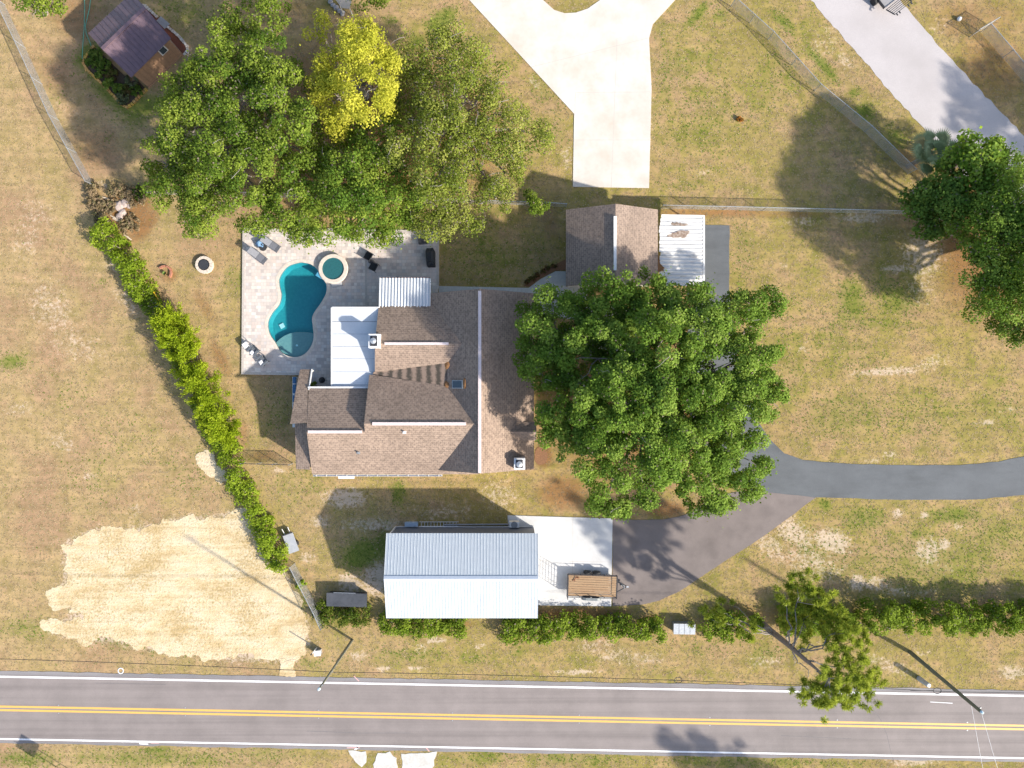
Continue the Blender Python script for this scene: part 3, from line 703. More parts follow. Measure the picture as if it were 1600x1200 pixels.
# skylight, vents, leaf piles caught on the roof
tl = Matrix.Rotation(-math.atan(ms * PPM), 3, 'Y')
c = G(-79, 0.5, zmain(-79) + 0.06)
mb = MB(); mb.box(c, (1.15, 0.72, 0.14), 0, tl); sk = mb.build('skylight', STEEL, house)
mb = MB(); mb.box(c + Vector((-.05, 0, 0.075)), (0.95, 0.56, 0.03), 0, tl); mb.build('pane', GLASS, sk)
for (u, v, zz, rx, ry) in ((-96, -28, 3.78, .3, .35), (-97, 1.5, 3.74, .3, .35), (-69, -1, 4.78, .16, .5)):
    mb = MB(); mb.lathe([(1.0, 0), (0.8, 0.05), (0.35, 0.09), (0.0, 0.1)], (0, 0, 0), 10)
    cc_ = G(u, v, zz); mb.v = [Vector((q.x * rx * random.uniform(.7, 1.2), q.y * ry * random.uniform(.7, 1.2), q.z)) + cc_ + Vector((0, 0, q.x * .1)) for q in mb.v]
    mb.build('leaf_pile', LEAFPILE, house)
for u, v in ((-155, 69), (-225, 100), (-98, 12)):
    z = zs(v) if v > 20 else zmain(u)
    mb = MB(); cc_ = G(u, v, z - 0.1); mb.lathe([(0.07, 0), (0.07, 0.4), (0.05, 0.4)], cc_, 10); mb.box(cc_ + Vector((0, 0, 0.12)), (0.3, 0.3, 0.03)); mb.build('vent_pipe', TRIM if v == 69 else STEEL, house)
# stub dormer over the east door, half under the oak
mr = MB(); mr.slab([G(-2, 70, 4.05), G(36, 70, 4.05), G(36, 84, 3.1), G(14, 84, 3.3)], 0.12, EX); mr.build('entry_roof_slope', SHING, house)
mr = MB(); mr.slab([G(-2, 70, 4.05), G(36, 70, 4.05), G(36, 56, 3.1), G(14, 56, 3.3)], 0.12, EX); mr.build('entry_roof_slope', SHING, house)
# windows and doors on the outward walls
def window(parent, u, v, z, w, h, face):
    d = {'N': (0, 1), 'S': (0, -1), 'E': (1, 0), 'W': (-1, 0)}[face]
    c = G(u, v, z) + Vector((d[0] * 0.02, d[1] * 0.02, 0))
    sz = (w, 0.08, h) if d[0] == 0 else (0.08, w, h)
    mb = MB(); mb.box(c, sz); f = mb.build('window', TRIM, parent)
    sz2 = (w - .14, 0.04, h - .14) if d[0] == 0 else (0.04, w - .14, h - .14)
    mb = MB(); mb.box(c + Vector((d[0] * .035, d[1] * .035, 0)), sz2); mb.build('pane', GLASS, f)
for u in (-270, -240, -170, -140): window(house, u, 128, 1.6, 1.2, 1.1, 'S')
for u in (-90, -20): window(house, u, -129, 1.6, 1.2, 1.1, 'N')
for v in (-90, -40, 30, 100): window(house, 26, v, 1.6, 1.2, 1.1, 'E')
for u in (-175, -140): window(house, u, -110, 1.3, 1.4, 1.7, 'N')

# ---- white flat patio cover ----
WMET = M('white_painted_metal', (0.64, 0.66, 0.68), (0.59, 0.61, 0.64), 4, 0.45, big=(0.7, (0.66, 0.68, 0.70), 0.5))
pc = empty('patio_cover', G(-232, -50), 'flat white metal patio cover between the pool deck and the house', 'patio cover')
x0, x1 = -268, -196
ys = [-113.5, -93, -74.5, -56, -37.5, -18, 1, 8]
for k in range(7):
    a, b_ = ys[k], ys[k + 1]
    mb = MB(); xe = x1 if k < 5 else -207
    mb.prism([G(x0, a + .35), G(xe, a + .35), G(xe, b_ - .35), G(x0, b_ - .35)], 2.93 - 0.008 * k, 3.02 - 0.008 * k); mb.build('panel', WMET, pc)
    if k: bar(G(x0 + .2, a, 3.0 - .008 * k), G(x1, a, 3.0 - .008 * k), 0.05, 0.07, 'panel_seam', STEEL if k == 1 else GALV, pc)
bar(G(-269, -114, 2.93), G(-269, 8.5, 2.93), 0.10, 0.18, 'fascia', TRIM, pc)
bar(G(-268, -114.3, 2.93), G(-197, -114.3, 2.93), 0.08, 0.18, 'fascia', TRIM, pc)
for v in (-112, -60, 0):
    mb = MB(); mb.box(G(-263, v, 1.42), (0.12, 0.12, 2.84)); mb.build('post', TRIM, pc)
# ---- white ribbed awning north of the house ----
aw = empty('awning', G(-162, -140), 'white ribbed metal awning at the north edge of the house roof', 'awning')
a0, a1, n = -198.5, -123.5, 16
for k in range(n):
    u0 = a0 + (a1 - a0) * k / n; u1 = a0 + (a1 - a0) * (k + 1) / n
    r_ = random.uniform(-1.2, 1.2)
    p0 = G(u0, -159, 2.62); mb = MB(); ribbed(p0, G(u1, -159, 2.62) - p0, G(u0, -115 + r_, 2.95) - p0, 1, 0.07, 0.5, mb); mb.build('panel', WMET, aw)
bar(G(a0, -159.6, 2.54), G(a1, -159.6, 2.54), 0.06, 0.14, 'beam', M('awning_beam', (0.2, 0.11, 0.10), (0.14, 0.08, 0.08), 5), aw)
bar(G(a1 + 1, -158, 2.6), G(a1 + 1, -116, 2.93), 0.09, 0.12, 'fascia', TRIM, aw)
for u in (a0 + 2, -161, a1 - 2):
    mb = MB(); mb.box(G(u, -157, 1.24), (0.1, 0.1, 2.48)); mb.build('post', TRIM, aw)

# ================= GARAGE AND CARPORT =================
gar = empty('garage', G(150, -200), 'detached garage with a brown gabled shingle roof', 'garage')
def zg(u): return 5.0 - 0.0294 * abs(u - 149.5)
SHING_G = shingle_mat('garage_shingles', (0.315, 0.24, 0.192), (0.24, 0.184, 0.15), (0.345, 0.262, 0.208))
mr = MB(); mr.slab([G(149.5, -260, 5), G(149.5, -146, 5), G(80.5, -146, zg(80.5)), G(80.5, -260, zg(80.5))], 0.15, NY); mr.build('roof_slope', SHING_G, gar)
mr = MB(); mr.slab([G(149.5, -260, 5), G(217.5, -260, zg(217.5)), G(217.5, -146, zg(217.5)), G(149.5, -146, 5)], 0.15, NY); mr.build('roof_slope', SHING_G, gar)
bar(G(148.6, -242, 5.02), G(148.6, -164, 5.02), 0.24, 0.1, 'ridge_vent', TRIM, gar)
wallbox([(87, -253), (211, -253), (211, -152), (87, -152)], 0, 2.95, gar)
gable(gar, [G(87, -253, 2.9), G(211, -253, 2.9), G(149.5, -253, 4.7)])
gable(gar, [G(87, -152, 2.9), G(211, -152, 2.9), G(149.5, -152, 4.7)])
window(gar, 115, -253, 1.6, 1.1, 1.0, 'N'); window(gar, 180, -253, 1.6, 1.1, 1.0, 'N')
mb = MB(); mb.box(G(86, -168, 1.05), (0.08, 0.95, 2.1)); mb.build('door', DARK, gar)
cp = empty('carport', G(253, -200), 'rust stained white corrugated carport roof beside the garage', 'carport')
OLDW, nt, b = new_mat('weathered_white_sheet')
pos = node(nt, 'ShaderNodeNewGeometry').outputs['Position']
mp = node(nt, 'ShaderNodeMapping'); mp.inputs['Scale'].default_value = (0.8, 3, 1); nt.links.new(pos, mp.inputs[0])
f = noise(nt, mp.outputs[0], 1.2, 5); cc = ramp(nt, f, [(0.5, (0.68, 0.67, 0.65)), (0.72, (0.52, 0.49, 0.45))])
nt.links.new(cc, b.inputs['Base Color']); b.inputs['Roughness'].default_value = 0.55
nsh = 19; v0, v1 = -253.5, -147.0
for k in range(nsh):
    a = v0 + (v1 - v0) * k / nsh; c_ = v0 + (v1 - v0) * (k + 1) / nsh
    ul = 219.5 + (random.uniform(0, 4) if k < 11 else random.uniform(0, 2))
    p0 = G(ul, a, 2.78); mb = MB(); ribbed(p0, G(ul, c_ - .25, 2.78) - p0, G(286.5, a, 2.52) - p0, 1, 0.06, 0.55, mb); mb.build('roof_sheet', OLDW, cp)
bar(G(287.5, v0, 2.48), G(287.5, v1, 2.48), 0.08, 0.16, 'fascia', TRIM, cp)
bar(G(289.3, v0, 2.46), G(289.3, v1, 2.46), 0.06, 0.1, 'gutter', TRIM, cp)
for v in (v0 + 3, -200, v1 - 3):
    mb = MB(); mb.box(G(284, v, 1.2), (0.1, 0.1, 2.4)); mb.build('post', TRIM, cp)
def debris(parent, pts, z, mat, name, th=0.05):
    pts = rough_edge(pts, 1.2, 3); mb = MB(); mb.prism([P(p[0], p[1], z) for p in pts], z, z + th); return mb.build(name, mat, parent)
RUST = M('rust_and_leaves', (0.20, 0.13, 0.09), (0.42, 0.34, 0.28), 5, 0.95, bump=0.7)
debris(cp, [(1041, 370), (1046, 365), (1062, 361), (1077, 361), (1078, 365), (1073, 368), (1070, 372), (1050, 371)], 2.72, RUST, 'leaf_debris')
debris(cp, [(1043, 347), (1060, 348), (1076, 351), (1064, 353), (1050, 351)], 2.72, RUST, 'leaf_debris')
debris(cp, [(1026, 396), (1030, 400), (1031, 412), (1038, 418), (1037, 424), (1026, 426)], 2.84, LEAFPILE, 'leaf_debris')
debris(cp, [(1030, 435), (1040, 437), (1038, 441), (1030, 440)], 2.84, LEAFPILE, 'leaf_debris')

# ================= METAL BUILDING =================
mbd = empty('metal_building', G(-74, 280), 'long white ribbed metal workshop building beside the road', 'building')
METR = M('roof_metal_white', (0.52, 0.56, 0.59), (0.49, 0.53, 0.56), 2, 0.38, metal=0.15)
e0, e1, zr, ze = -185.0, 38.0, 4.95, 3.8
nsh = 16
for k in range(nsh):
    ua, ub = e0 + (e1 - e0) * k / nsh, e0 + (e1 - e0) * (k + 1) / nsh
    p0 = G(ua, 281, zr); pu = G(ub, 281, zr) - p0
    mb = MB(); ribbed(p0, pu, G(ua, 219.5, ze) - p0, 3, 0.02, 0.22, mb); mb.build('roof_sheet', METR, mbd)
    mb = MB(); ribbed(p0, pu, G(ua, 344.6, ze) - p0, 3, 0.02, 0.22, mb); mb.build('roof_sheet', METR, mbd)
mr = MB()
mr.add([G(e0, 277, 4.93), G(e1, 277, 4.93), G(e1, 281, 5.03), G(e0, 281, 5.03), G(e1, 285, 4.93), G(e0, 285, 4.93)], [(0, 1, 2, 3), (3, 2, 4, 5)])
mr.build('ridge_cap', M('ridge_cap_metal', (0.55, 0.60, 0.66), (0.50, 0.55, 0.62), 3, 0.4, metal=0.2), mbd)
SIDING = M('siding_metal', (0.15, 0.165, 0.20), (0.13, 0.145, 0.18), 3, 0.5)
wallbox([(-181, 223.5), (34, 223.5), (34, 340.5), (-181, 340.5)], 0, 3.74, mbd, SIDING)
gable(mbd, [G(-181, 223.5, 3.72), G(-181, 340.5, 3.72), G(-181, 281, 4.86)], SIDING)
gable(mbd, [G(32, 223.5, 3.72), G(32, 340.5, 3.72), G(32, 281, 4.86)], SIDING)
for v in (255, 310):
    mb = MB(); mb.box(G(34.6, v, 1.5), (0.07, 2.9, 3.0)); mb.build('garage_door', TRIM, mbd)
bar(G(-182.5, 222.6, 0.12), G(34, 222.6, 0.12), 0.05, 0.14, 'base_trim', TRIM, mbd)
bar(G(-181.5, 222.8, 0.1), G(-181.5, 222.8, 3.7), 0.1, 0.1, 'corner_trim', TRIM, mbd)
# ================= POOL DECK, POOL, SPA =================
PAVER, nt, b = new_mat('deck_pavers')
pos = node(nt, 'ShaderNodeNewGeometry').outputs['Position']
def brick(w, h, sq):
    br = node(nt, 'ShaderNodeTexBrick', squash=sq, squash_frequency=2, offset=0.5)
    br.inputs['Color1'].default_value = (0, 0, 0, 1); br.inputs['Color2'].default_value = (1, 1, 1, 1); br.inputs['Mortar'].default_value = (0.5, 0.5, 0.5, 1)
    br.inputs['Scale'].default_value = 1; br.inputs['Brick Width'].default_value = w; br.inputs['Row Height'].default_value = h; br.inputs['Mortar Size'].default_value = 0.012
    nt.links.new(pos, br.inputs['Vector']); return br
b1 = brick(0.46, 0.3, 0.6)
col = ramp(nt, b1.outputs['Color'], [(0.0, (0.42, 0.365, 0.34)), (0.3, (0.58, 0.51, 0.46)), (0.55, (0.53, 0.44, 0.39)), (0.8, (0.64, 0.58, 0.52)), (1.0, (0.47, 0.435, 0.425))])
col = mixc(nt, b1.outputs['Fac'], col, (0.42, 0.38, 0.34))
col = mixc(nt, 0.6, col, ramp(nt, noise(nt, pos, 1.4, 5), [(0.3, gp(0.95)), (0.7, gp(1.3))]), 'MULTIPLY')
nt.links.new(col, b.inputs['Base Color']); b.inputs['Roughness'].default_value = 0.85
bumpn(nt, b, b1.outputs['Fac'], -0.3, 0.01)

def catmull(pts, n=5):
    o = []; N = len(pts)
    for i in range(N):
        p0, p1, p2, p3 = [Vector((*pts[(i + k) % N], 0)) for k in (-1, 0, 1, 2)]
        for k in range(n):
            t = k / n
            q = 0.5 * ((2 * p1) + (-p0 + p2) * t + (2 * p0 - 5 * p1 + 4 * p2 - p3) * t * t + (-p0 + 3 * p1 - 3 * p2 + p3) * t ** 3)
            o.append((q.x, q.y))
    return o
POOL = catmull([(466, 411), (449, 417.5), (437.5, 433.5), (437, 446), (440, 461), (436.5, 476), (426, 489), (419.5, 503.6), (421.6, 520.6), (431, 535.5), (438.6, 548), (449, 555.7), (462, 558), (474.7, 554.6), (485, 544), (490.7, 529), (489.6, 510), (488.5, 497), (493, 486.6), (502, 474), (510, 459), (511, 446), (506.6, 437.7), (500, 428), (496, 421), (487.5, 414), (477, 411)])
def offset(poly, d):
    o = []; N = len(poly)
    a = sum(poly[i][0] * poly[(i + 1) % N][1] - poly[(i + 1) % N][0] * poly[i][1] for i in range(N))
    s = 1 if a > 0 else -1
    for i in range(N):
        p, q = Vector(poly[i - 1]), Vector(poly[(i + 1) % N]); t = (q - p).normalized()
        o.append((poly[i][0] + t.y * d * s, poly[i][1] - t.x * d * s))
    return o
def ring_fill(outer, hole, z):
    bm = bmesh.new(); es = []
    for loop in (outer, hole):
        vs = [bm.verts.new(P(p[0], p[1]) + Vector((0, 0, z))) for p in loop]
        es += [bm.edges.new((vs[i], vs[(i + 1) % len(vs)])) for i in range(len(vs))]
    bmesh.ops.triangle_fill(bm, edges=es, use_beauty=True)
    for f in bm.faces:
        if f.normal.z < 0: f.normal_flip()
    return bm
DZ = 0.16
deck_out = [(380, 357), (540, 357.5), (686, 361), (686, 447), (680, 485), (590, 490), (592, 610), (478, 610), (478, 586.5), (378, 585)]
cop_out = offset(POOL, 5.0)
bm = ring_fill(deck_out, cop_out, DZ)
me = bpy.data.meshes.new('pool_deck'); bm.to_mesh(me); bm.free()
deck = tag(link_mesh('pool_deck', me, PAVER), 'tan and grey paver deck around the pool', kind='structure')
mb = MB(); n = len(deck_out)
for i in range(n):
    A, B = P(*deck_out[i]), P(*deck_out[(i + 1) % n])
    mb.add([A, B, B + Vector((0, 0, DZ)), A + Vector((0, 0, DZ))], [(0, 1, 2, 3)])
mb.build('deck_edge', PAVER, deck)
PAVED.append(deck_out)
BORD = M('border_pavers', (0.52, 0.46, 0.41), (0.42, 0.38, 0.34), 5, 0.85)
def strip_poly(parent, a, b_, w, z, name, mat):
    A, B = P(*a), P(*b_); d = (B - A).normalized(); n_ = Vector((-d.y, d.x, 0)) * w / 2
    mb = MB(); mb.prism([A - n_, B - n_, B + n_, A + n_], z - 0.02, z + 0.004); return mb.build(name, mat, parent)
for a, b_ in (((382, 582.8), (477, 584.4)), ((381.8, 359), (380, 583)), ((684, 363), (684, 446)), ((384, 358.6), (684, 362.4)), ((572.5, 364), (572.5, 480)), ((477, 358.6), (477, 400))):
    strip_poly(deck, a, b_, 0.22, DZ, 'border', BORD)

pool = empty('swimming_pool', P(465, 480), 'freeform teal swimming pool with a grey sun shelf', 'pool')
COPE = M('coping_stone', (0.66, 0.58, 0.49), (0.54, 0.47, 0.40), 4, 0.8, bump=0.1)
bm = ring_fill(cop_out, POOL, DZ + 0.02)
me = bpy.data.meshes.new('coping'); bm.to_mesh(me); bm.free()
for v in me.vertices: v.co -= OFF[pool.name]
link_mesh('coping', me, COPE, pool)
mb = MB(); n = len(POOL)
for i in range(n):
    for loop in (POOL, cop_out):
        A, B = P(*loop[i]), P(*loop[(i + 1) % n]); z0, z1 = (DZ - 0.06, DZ + 0.02)
        mb.add([A + Vector((0, 0, z0)), B + Vector((0, 0, z0)), B + Vector((0, 0, z1)), A + Vector((0, 0, z1))], [(0, 1, 2, 3)])
mb.build('coping_edge', COPE, pool)
PLAS = M('pool_plaster', (0.02, 0.26, 0.29), (0.035, 0.31, 0.32), 5, 0.7, lo=0.4, hi=0.7)
TILE = M('waterline_tile', (0.16, 0.20, 0.22), (0.30, 0.30, 0.28), 12, 0.4)
mb = MB()
for i in range(n):
    A, B = P(*POOL[i]), P(*POOL[(i + 1) % n])
    mb.add([A + Vector((0, 0, -0.2)), B + Vector((0, 0, -0.2)), B + Vector((0, 0, DZ - .05)), A + Vector((0, 0, DZ - .05))], [(0, 1, 2, 3)])
mb.build('waterline_tile', TILE, pool)
# basin: wall curving to a sloping floor
inn = [POOL, offset(POOL, -1.2), offset(POOL, -4.0)]
zz = [[-0.2] * n, [-0.33] * n, []]
def floor_z(p): return -0.50 - 0.28 * max(0, min(1, (530 - p[1]) / 110))
mb = MB(); rings = []
for j in range(3):
    b0 = len(mb.v); rings.append(b0)
    for p in inn[j]:
        mb.v.append(P(p[0], p[1]) + Vector((0, 0, zz[j][0] if j < 2 else floor_z(p))))
for j in range(2):
    for i in range(n): mb.f.append((rings[j] + i, rings[j] + (i + 1) % n, rings[j + 1] + (i + 1) % n, rings[j + 1] + i))
mb.f.append(tuple(rings[2] + i for i in range(n)))
mb.build('basin', PLAS, pool)
# sun shelf
SHELF = M('shelf_plaster', (0.30, 0.34, 0.31), (0.24, 0.29, 0.28), 6, 0.7)
sh = [(431, 535), (436, 530), (443, 525), (452, 521), (462, 518.6), (475, 518.6), (485, 519.5), (490.6, 520.5)] + [p for p in POOL if p[1] > 521 and p[0] > 455][::1]
low = [p for p in POOL if p[1] > 521]
arc = [(431, 535.2), (436, 530), (443, 525), (452, 521), (462, 518.6), (475, 518.6), (485, 519.5), (490.5, 521)]
cx_, cy_ = 462, 540
low = sorted([p for p in POOL if (p[1] > 536 or (p[0] > 480 and p[1] > 522))], key=lambda p: (math.atan2(p[1] - cy_, p[0] - cx_) + R(45)) % (2 * math.pi))
mb = MB(); mb.prism([P(p[0], p[1]) for p in arc + low], -0.85, -0.10); mb.build('sun_shelf', SHELF, pool)
WATER, nt, b = new_mat('pool_water')
tr = node(nt, 'ShaderNodeBsdfTransparent'); tr.inputs[0].default_value = (0.62, 0.90, 0.95, 1)
gl = node(nt, 'ShaderNodeBsdfGlossy'); gl.inputs['Roughness'].default_value = 0.03
lw = node(nt, 'ShaderNodeLayerWeight'); lw.inputs[0].default_value = 0.5
pos = node(nt, 'ShaderNodeNewGeometry').outputs['Position']
bp = node(nt, 'ShaderNodeBump'); bp.inputs['Strength'].default_value = 0.35; bp.inputs['Distance'].default_value = 0.05
nt.links.new(noise(nt, pos, 3.5, 3), bp.inputs['Height']); nt.links.new(bp.outputs[0], gl.inputs['Normal'])
mx = node(nt, 'ShaderNodeMixShader'); nt.links.new(mth(nt, 'ADD', mth(nt, 'MULTIPLY', mth(nt, 'POWER', lw.outputs['Facing'], 4.0), 0.5), 0.045), mx.inputs[0]); nt.links.new(tr.outputs[0], mx.inputs[1]); nt.links.new(gl.outputs[0], mx.inputs[2])
nt.links.new(mx.outputs[0], nt.nodes['Material Output'].inputs[0])
mb = MB(); mb.add([P(*p) + Vector((0, 0, 0.02)) for p in offset(POOL, -0.02)], [tuple(range(n))])
if (mb.v[1] - mb.v[0]).cross(mb.v[n // 3] - mb.v[0]).z < 0: mb.f[0] = tuple(reversed(mb.f[0]))
o = mb.build('water', WATER, pool)
if o.data.polygons[0].normal.z < 0: o.data.flip_normals()
mb = MB(); mb.box(P(438, 508.5) + Vector((0, 0, -0.5)), (0.42, 0.42, 0.05), 0.5); mb.build('drain_cover', TRIM, pool)
mb = MB(); mb.lathe([(0.1, 0), (0.1, 0.03), (0.0, 0.04)], P(463.5, 539.5) + Vector((0, 0, -0.10)), 10); mb.build('bubbler', TRIM, pool)

spa = empty('spa', P(520.4, 419.7), 'round raised spa spilling into the pool', 'spa')
c = P(520.4, 419.7, 0.55); c.z = 0
SPAPL = M('spa_plaster', (0.012, 0.115, 0.13), (0.008, 0.085, 0.10), 8, 0.7)
mb = MB(); mb.lathe([(1.36, 0.0), (1.36, 0.55), (1.30, 0.6), (1.0, 0.6), (1.0, 0.50)], c, 40); mb.build('coping', COPE, spa)
mb = MB(); mb.lathe([(0.0, -0.6), (0.58, -0.6), (0.60, -0.05), (0.98, -0.03), (1.0, 0.51)], c, 40); mb.build('basin', SPAPL, spa)
mb = MB(); mb.lathe([(0.99, 0.44), (0.5, 0.441), (0.0, 0.442)], c, 40); mb.build('water', WATER, spa)
sp_ = P(501, 427.5, .4); sp_.z = 0
mb = MB(); mb.box(sp_ + Vector((0.02, 0.0, 0.44)), (0.62, 0.8, 0.06), R(-32)); mb.build('spillway', M('blue_tile', (0.10, 0.36, 0.52), (0.07, 0.28, 0.44), 9, 0.25), spa)
mb = MB(); st = P(527.5, 444); mb.box(st + Vector((0, 0, 0.26)), (0.95, 0.55, 0.2), R(14)); mb.build('step', M('step_stone', (0.42, 0.42, 0.43), (0.36, 0.36, 0.37), 5, 0.8), spa)
for dx in (0,):
    mb = MB(); mb.tube([P(518, 415) + Vector((0, 0, 0.46)), P(526, 427) + Vector((0, 0, 0.46))], 0.035, 6); mb.build('skimmer_pole', TRIM, spa)
# ================= POOL FURNITURE =================
SLING = M('grey_sling_fabric', (0.18, 0.185, 0.21), (0.15, 0.155, 0.18), 14, 0.8)
FRAME = M('grey_frame', (0.12, 0.125, 0.145), (0.10, 0.105, 0.12), 8, 0.5)
def place(o, px, py, z, rot):
    o.location = P(px, py, z * 0) + Vector((0, 0, z)); o.rotation_euler = (0, 0, R(rot)); return o
def make_lounger():
    t = empty('sun_lounger')
    L, W = 2.0, 0.66
    for s in (-1, 1):
        mb = MB(); mb.box((-0.25, s * W / 2, 0.3), (1.45, 0.05, 0.05)); mb.build('side_rail', FRAME, t)
    for x in (-0.9, 0.42):
        for s in (-1, 1):
            mb = MB(); mb.box((x, s * W / 2, 0.14), (0.05, 0.05, 0.28)); mb.build('leg', FRAME, t)
    mb = MB(); mb.box((-0.52, 0, 0.34), (0.85, W - .06, 0.035)); mb.build('seat', SLING, t)
    for k in range(4):
        mb = MB(); mb.box((-0.97 + k * 0.001 - k * 0.0, 0, 0.33), (0.05, W - .06, 0.03)) if k == 0 else mb.box((-1.0 + 0.0 * k + 0.09 * k - 0.02, 0, 0.365), (0.035, W - .06, 0.02)); mb.build('slat', FRAME, t)
    tl = Matrix.Rotation(R(-38), 3, 'Y')
    mb = MB(); mb.box((0.31, 0, 0.62), (0.95, W - .06, 0.035), 0, tl); mb.build('backrest', SLING, t)
    for k in range(5):
        mb = MB(); mb.box((-0.05 + 0.155 * k + 0.06, 0, 0.335 + 0.155 * k * math.tan(R(38)) + 0.055), (0.04, W - .04, 0.02), 0, tl); mb.build('slat', FRAME, t)
    return t
lg = make_lounger()
# head (raised back) points to the south-east here
tag(lg, 'grey sun lounger nearest the left edge of the pool deck', 'lounger', 'sun loungers on the pool deck')
place(lg, 404.5, 400, DZ, 141)
lg2 = copy_thing(lg, 'grey sun lounger under the tree edge, right of the blue towel table')
place(lg2, 424.5, 382, DZ, 145)
BLUE = M('blue_towel', (0.13, 0.26, 0.45), (0.25, 0.40, 0.58), 9, 0.9)
tb = empty('side_table', label='dark low table between the loungers', cat='table')
mb = MB(); mb.lathe([(0.0, 0.42), (0.36, 0.42), (0.36, 0.47), (0.0, 0.47)], (0, 0, 0), 16); mb.build('table_top', DARK, tb)
for k in range(3):
    t_ = k * 2.09; mb = MB(); mb.tube([(0.28 * math.cos(t_), 0.28 * math.sin(t_), 0), (0.2 * math.cos(t_), 0.2 * math.sin(t_), 0.43)], 0.025); mb.build('leg', DARK, tb)
place(tb, 414.5, 388, DZ, 0)
# towel heaped over the table
bm = bmesh.new(); bmesh.ops.create_grid(bm, x_segments=14, y_segments=12, size=0.5)
for v in bm.verts:
    x, y = v.co.x, v.co.y; r_ = math.hypot(x, y * 1.15)
    v.co.x = x * 0.95; v.co.y = y * 0.62
    v.co.z = 0.50 + 0.035 * math.sin(9 * x + 4 * y) + 0.03 * math.sin(17 * y) - max(0, r_ - 0.36) * 1.1
me = bpy.data.meshes.new('towel'); bm.to_mesh(me); bm.free()
for p in me.polygons: p.use_smooth = True
tw = tag(link_mesh('towel', me, BLUE), 'crumpled blue towel draped over the low table', 'towel'); place(tw, 410, 383.5, DZ, 140)
sol = tw.modifiers.new('thick', 'SOLIDIFY'); sol.thickness = 0.02

def make_adirondack(cm):
    t = empty('deck_chair')
    for k in range(5):
        mb = MB(); mb.box((0.02, -0.24 + 0.12 * k, 0.38), (0.52, 0.105, 0.025), 0, Matrix.Rotation(R(10), 3, 'Y')); mb.build('seat_slat', cm, t)
        mb = MB(); mb.box((0.42, -0.24 + 0.12 * k, 0.66), (0.025, 0.105, 0.78 - 0.05 * abs(k - 2)), 0, Matrix.Rotation(R(24), 3, 'Y')); mb.build('back_slat', cm, t)
    for s in (-1, 1):
        mb = MB(); mb.box((0.0, s * 0.38, 0.57), (0.72, 0.14, 0.03)); mb.build('armrest', cm, t)
        mb = MB(); mb.box((-0.24, s * 0.36, 0.28), (0.09, 0.05, 0.56)); mb.build('leg', cm, t)
        mb = MB(); mb.box((0.36, s * 0.34, 0.27), (0.08, 0.05, 0.54)); mb.build('leg', cm, t)
    return t
GREYP = M('grey_poly_slats', (0.13, 0.145, 0.165), (0.11, 0.125, 0.145), 9, 0.6)
a1_ = make_adirondack(GREYP); tag(a1_, 'grey deck chair beside the small white table', 'chair', 'grey deck chairs'); place(a1_, 399.5, 549, DZ, 48)
a2_ = copy_thing(a1_, 'grey deck chair nearer the house, south of its twin'); place(a2_, 413.5, 564, DZ, 40)
CUSH = M('white_cushion', (0.78, 0.78, 0.80), (0.68, 0.68, 0.72), 8, 0.9)
for (x, y, lb, ro) in ((397.5, 551.5, 'white cushion on the deck chair by the white table', 48), (411.5, 566.5, 'white cushion on the southern deck chair', 40)):
    bm = bmesh.new(); bmesh.ops.create_cube(bm, size=1); bmesh.ops.subdivide_edges(bm, edges=bm.edges[:], cuts=4, use_grid_fill=True)
    for v in bm.verts:
        x_, y_ = v.co.x * 2, v.co.y * 2
        v.co = Vector((v.co.x * 0.34, v.co.y * 0.40, v.co.z * 0.12 * (1.15 - 0.6 * max(abs(x_), abs(y_)) ** 3)))
        v.co.z += 0.455 - v.co.x * 0.18
    me = bpy.data.meshes.new('cushion'); bm.to_mesh(me); bm.free()
    for p in me.polygons: p.use_smooth = True
    cu = tag(link_mesh('seat_cushion', me, CUSH), lb, 'cushion', 'chair cushions'); place(cu, x, y, DZ, ro)
wt = empty('side_table', label='small white side table at the deck corner by the grey chairs', cat='table')
mb = MB(); mb.box((0, 0, 0.45), (0.5, 0.5, 0.05)); mb.build('table_top', TRIM, wt)
for sx_ in (-1, 1):
    for sy_ in (-1, 1):
        mb = MB(); mb.box((sx_ * .2, sy_ * .2, 0.215), (0.05, 0.05, 0.43)); mb.build('leg', TRIM, wt)
place(wt, 387.5, 540, DZ, 35)
# black metal chairs with a low table
def make_bistro():
    t = empty('patio_chair')
    mb = MB(); mb.box((0, 0, 0.42), (0.55, 0.55, 0.06)); mb.build('seat', BLACK, t)
    mb = MB(); mb.box((0.3, 0, 0.68), (0.06, 0.58, 0.5), 0, Matrix.Rotation(R(14), 3, 'Y')); mb.build('backrest', BLACK, t)
    for s in (-1, 1):
        mb = MB(); mb.tube([(-0.26, s * .3, 0), (-0.26, s * .3, .62), (0.26, s * .3, .62), (0.3, s * .3, 0)], 0.025); mb.build('arm_frame', DARK, t)
    return t
b1_ = make_bistro(); tag(b1_, 'black patio chair closest to the tree canopy', 'chair', 'black patio chairs'); place(b1_, 577.5, 402, DZ, -30); b1_.scale = (1.2, 1.2, 1.05)
b2_ = copy_thing(b1_, 'black patio chair closest to the white ribbed awning'); place(b2_, 585.5, 418, DZ, -28); b2_.scale = (1.2, 1.2, 1.05)
lt = empty('side_table', label='tiny black table between the two black patio chairs', cat='table')
mb = MB(); mb.box((0, 0, 0.42), (0.4, 0.4, 0.04)); mb.build('table_top', DARK, lt)
for s in (-1, 1):
    mb = MB(); mb.tube([(s * .17, -.17, 0), (s * .17, -.17, .42)], 0.02); mb.build('leg', DARK, lt)
    mb = MB(); mb.tube([(s * .17, .17, 0), (s * .17, .17, .42)], 0.02); mb.build('leg', DARK, lt)
place(lt, 581.5, 410, DZ, -30)
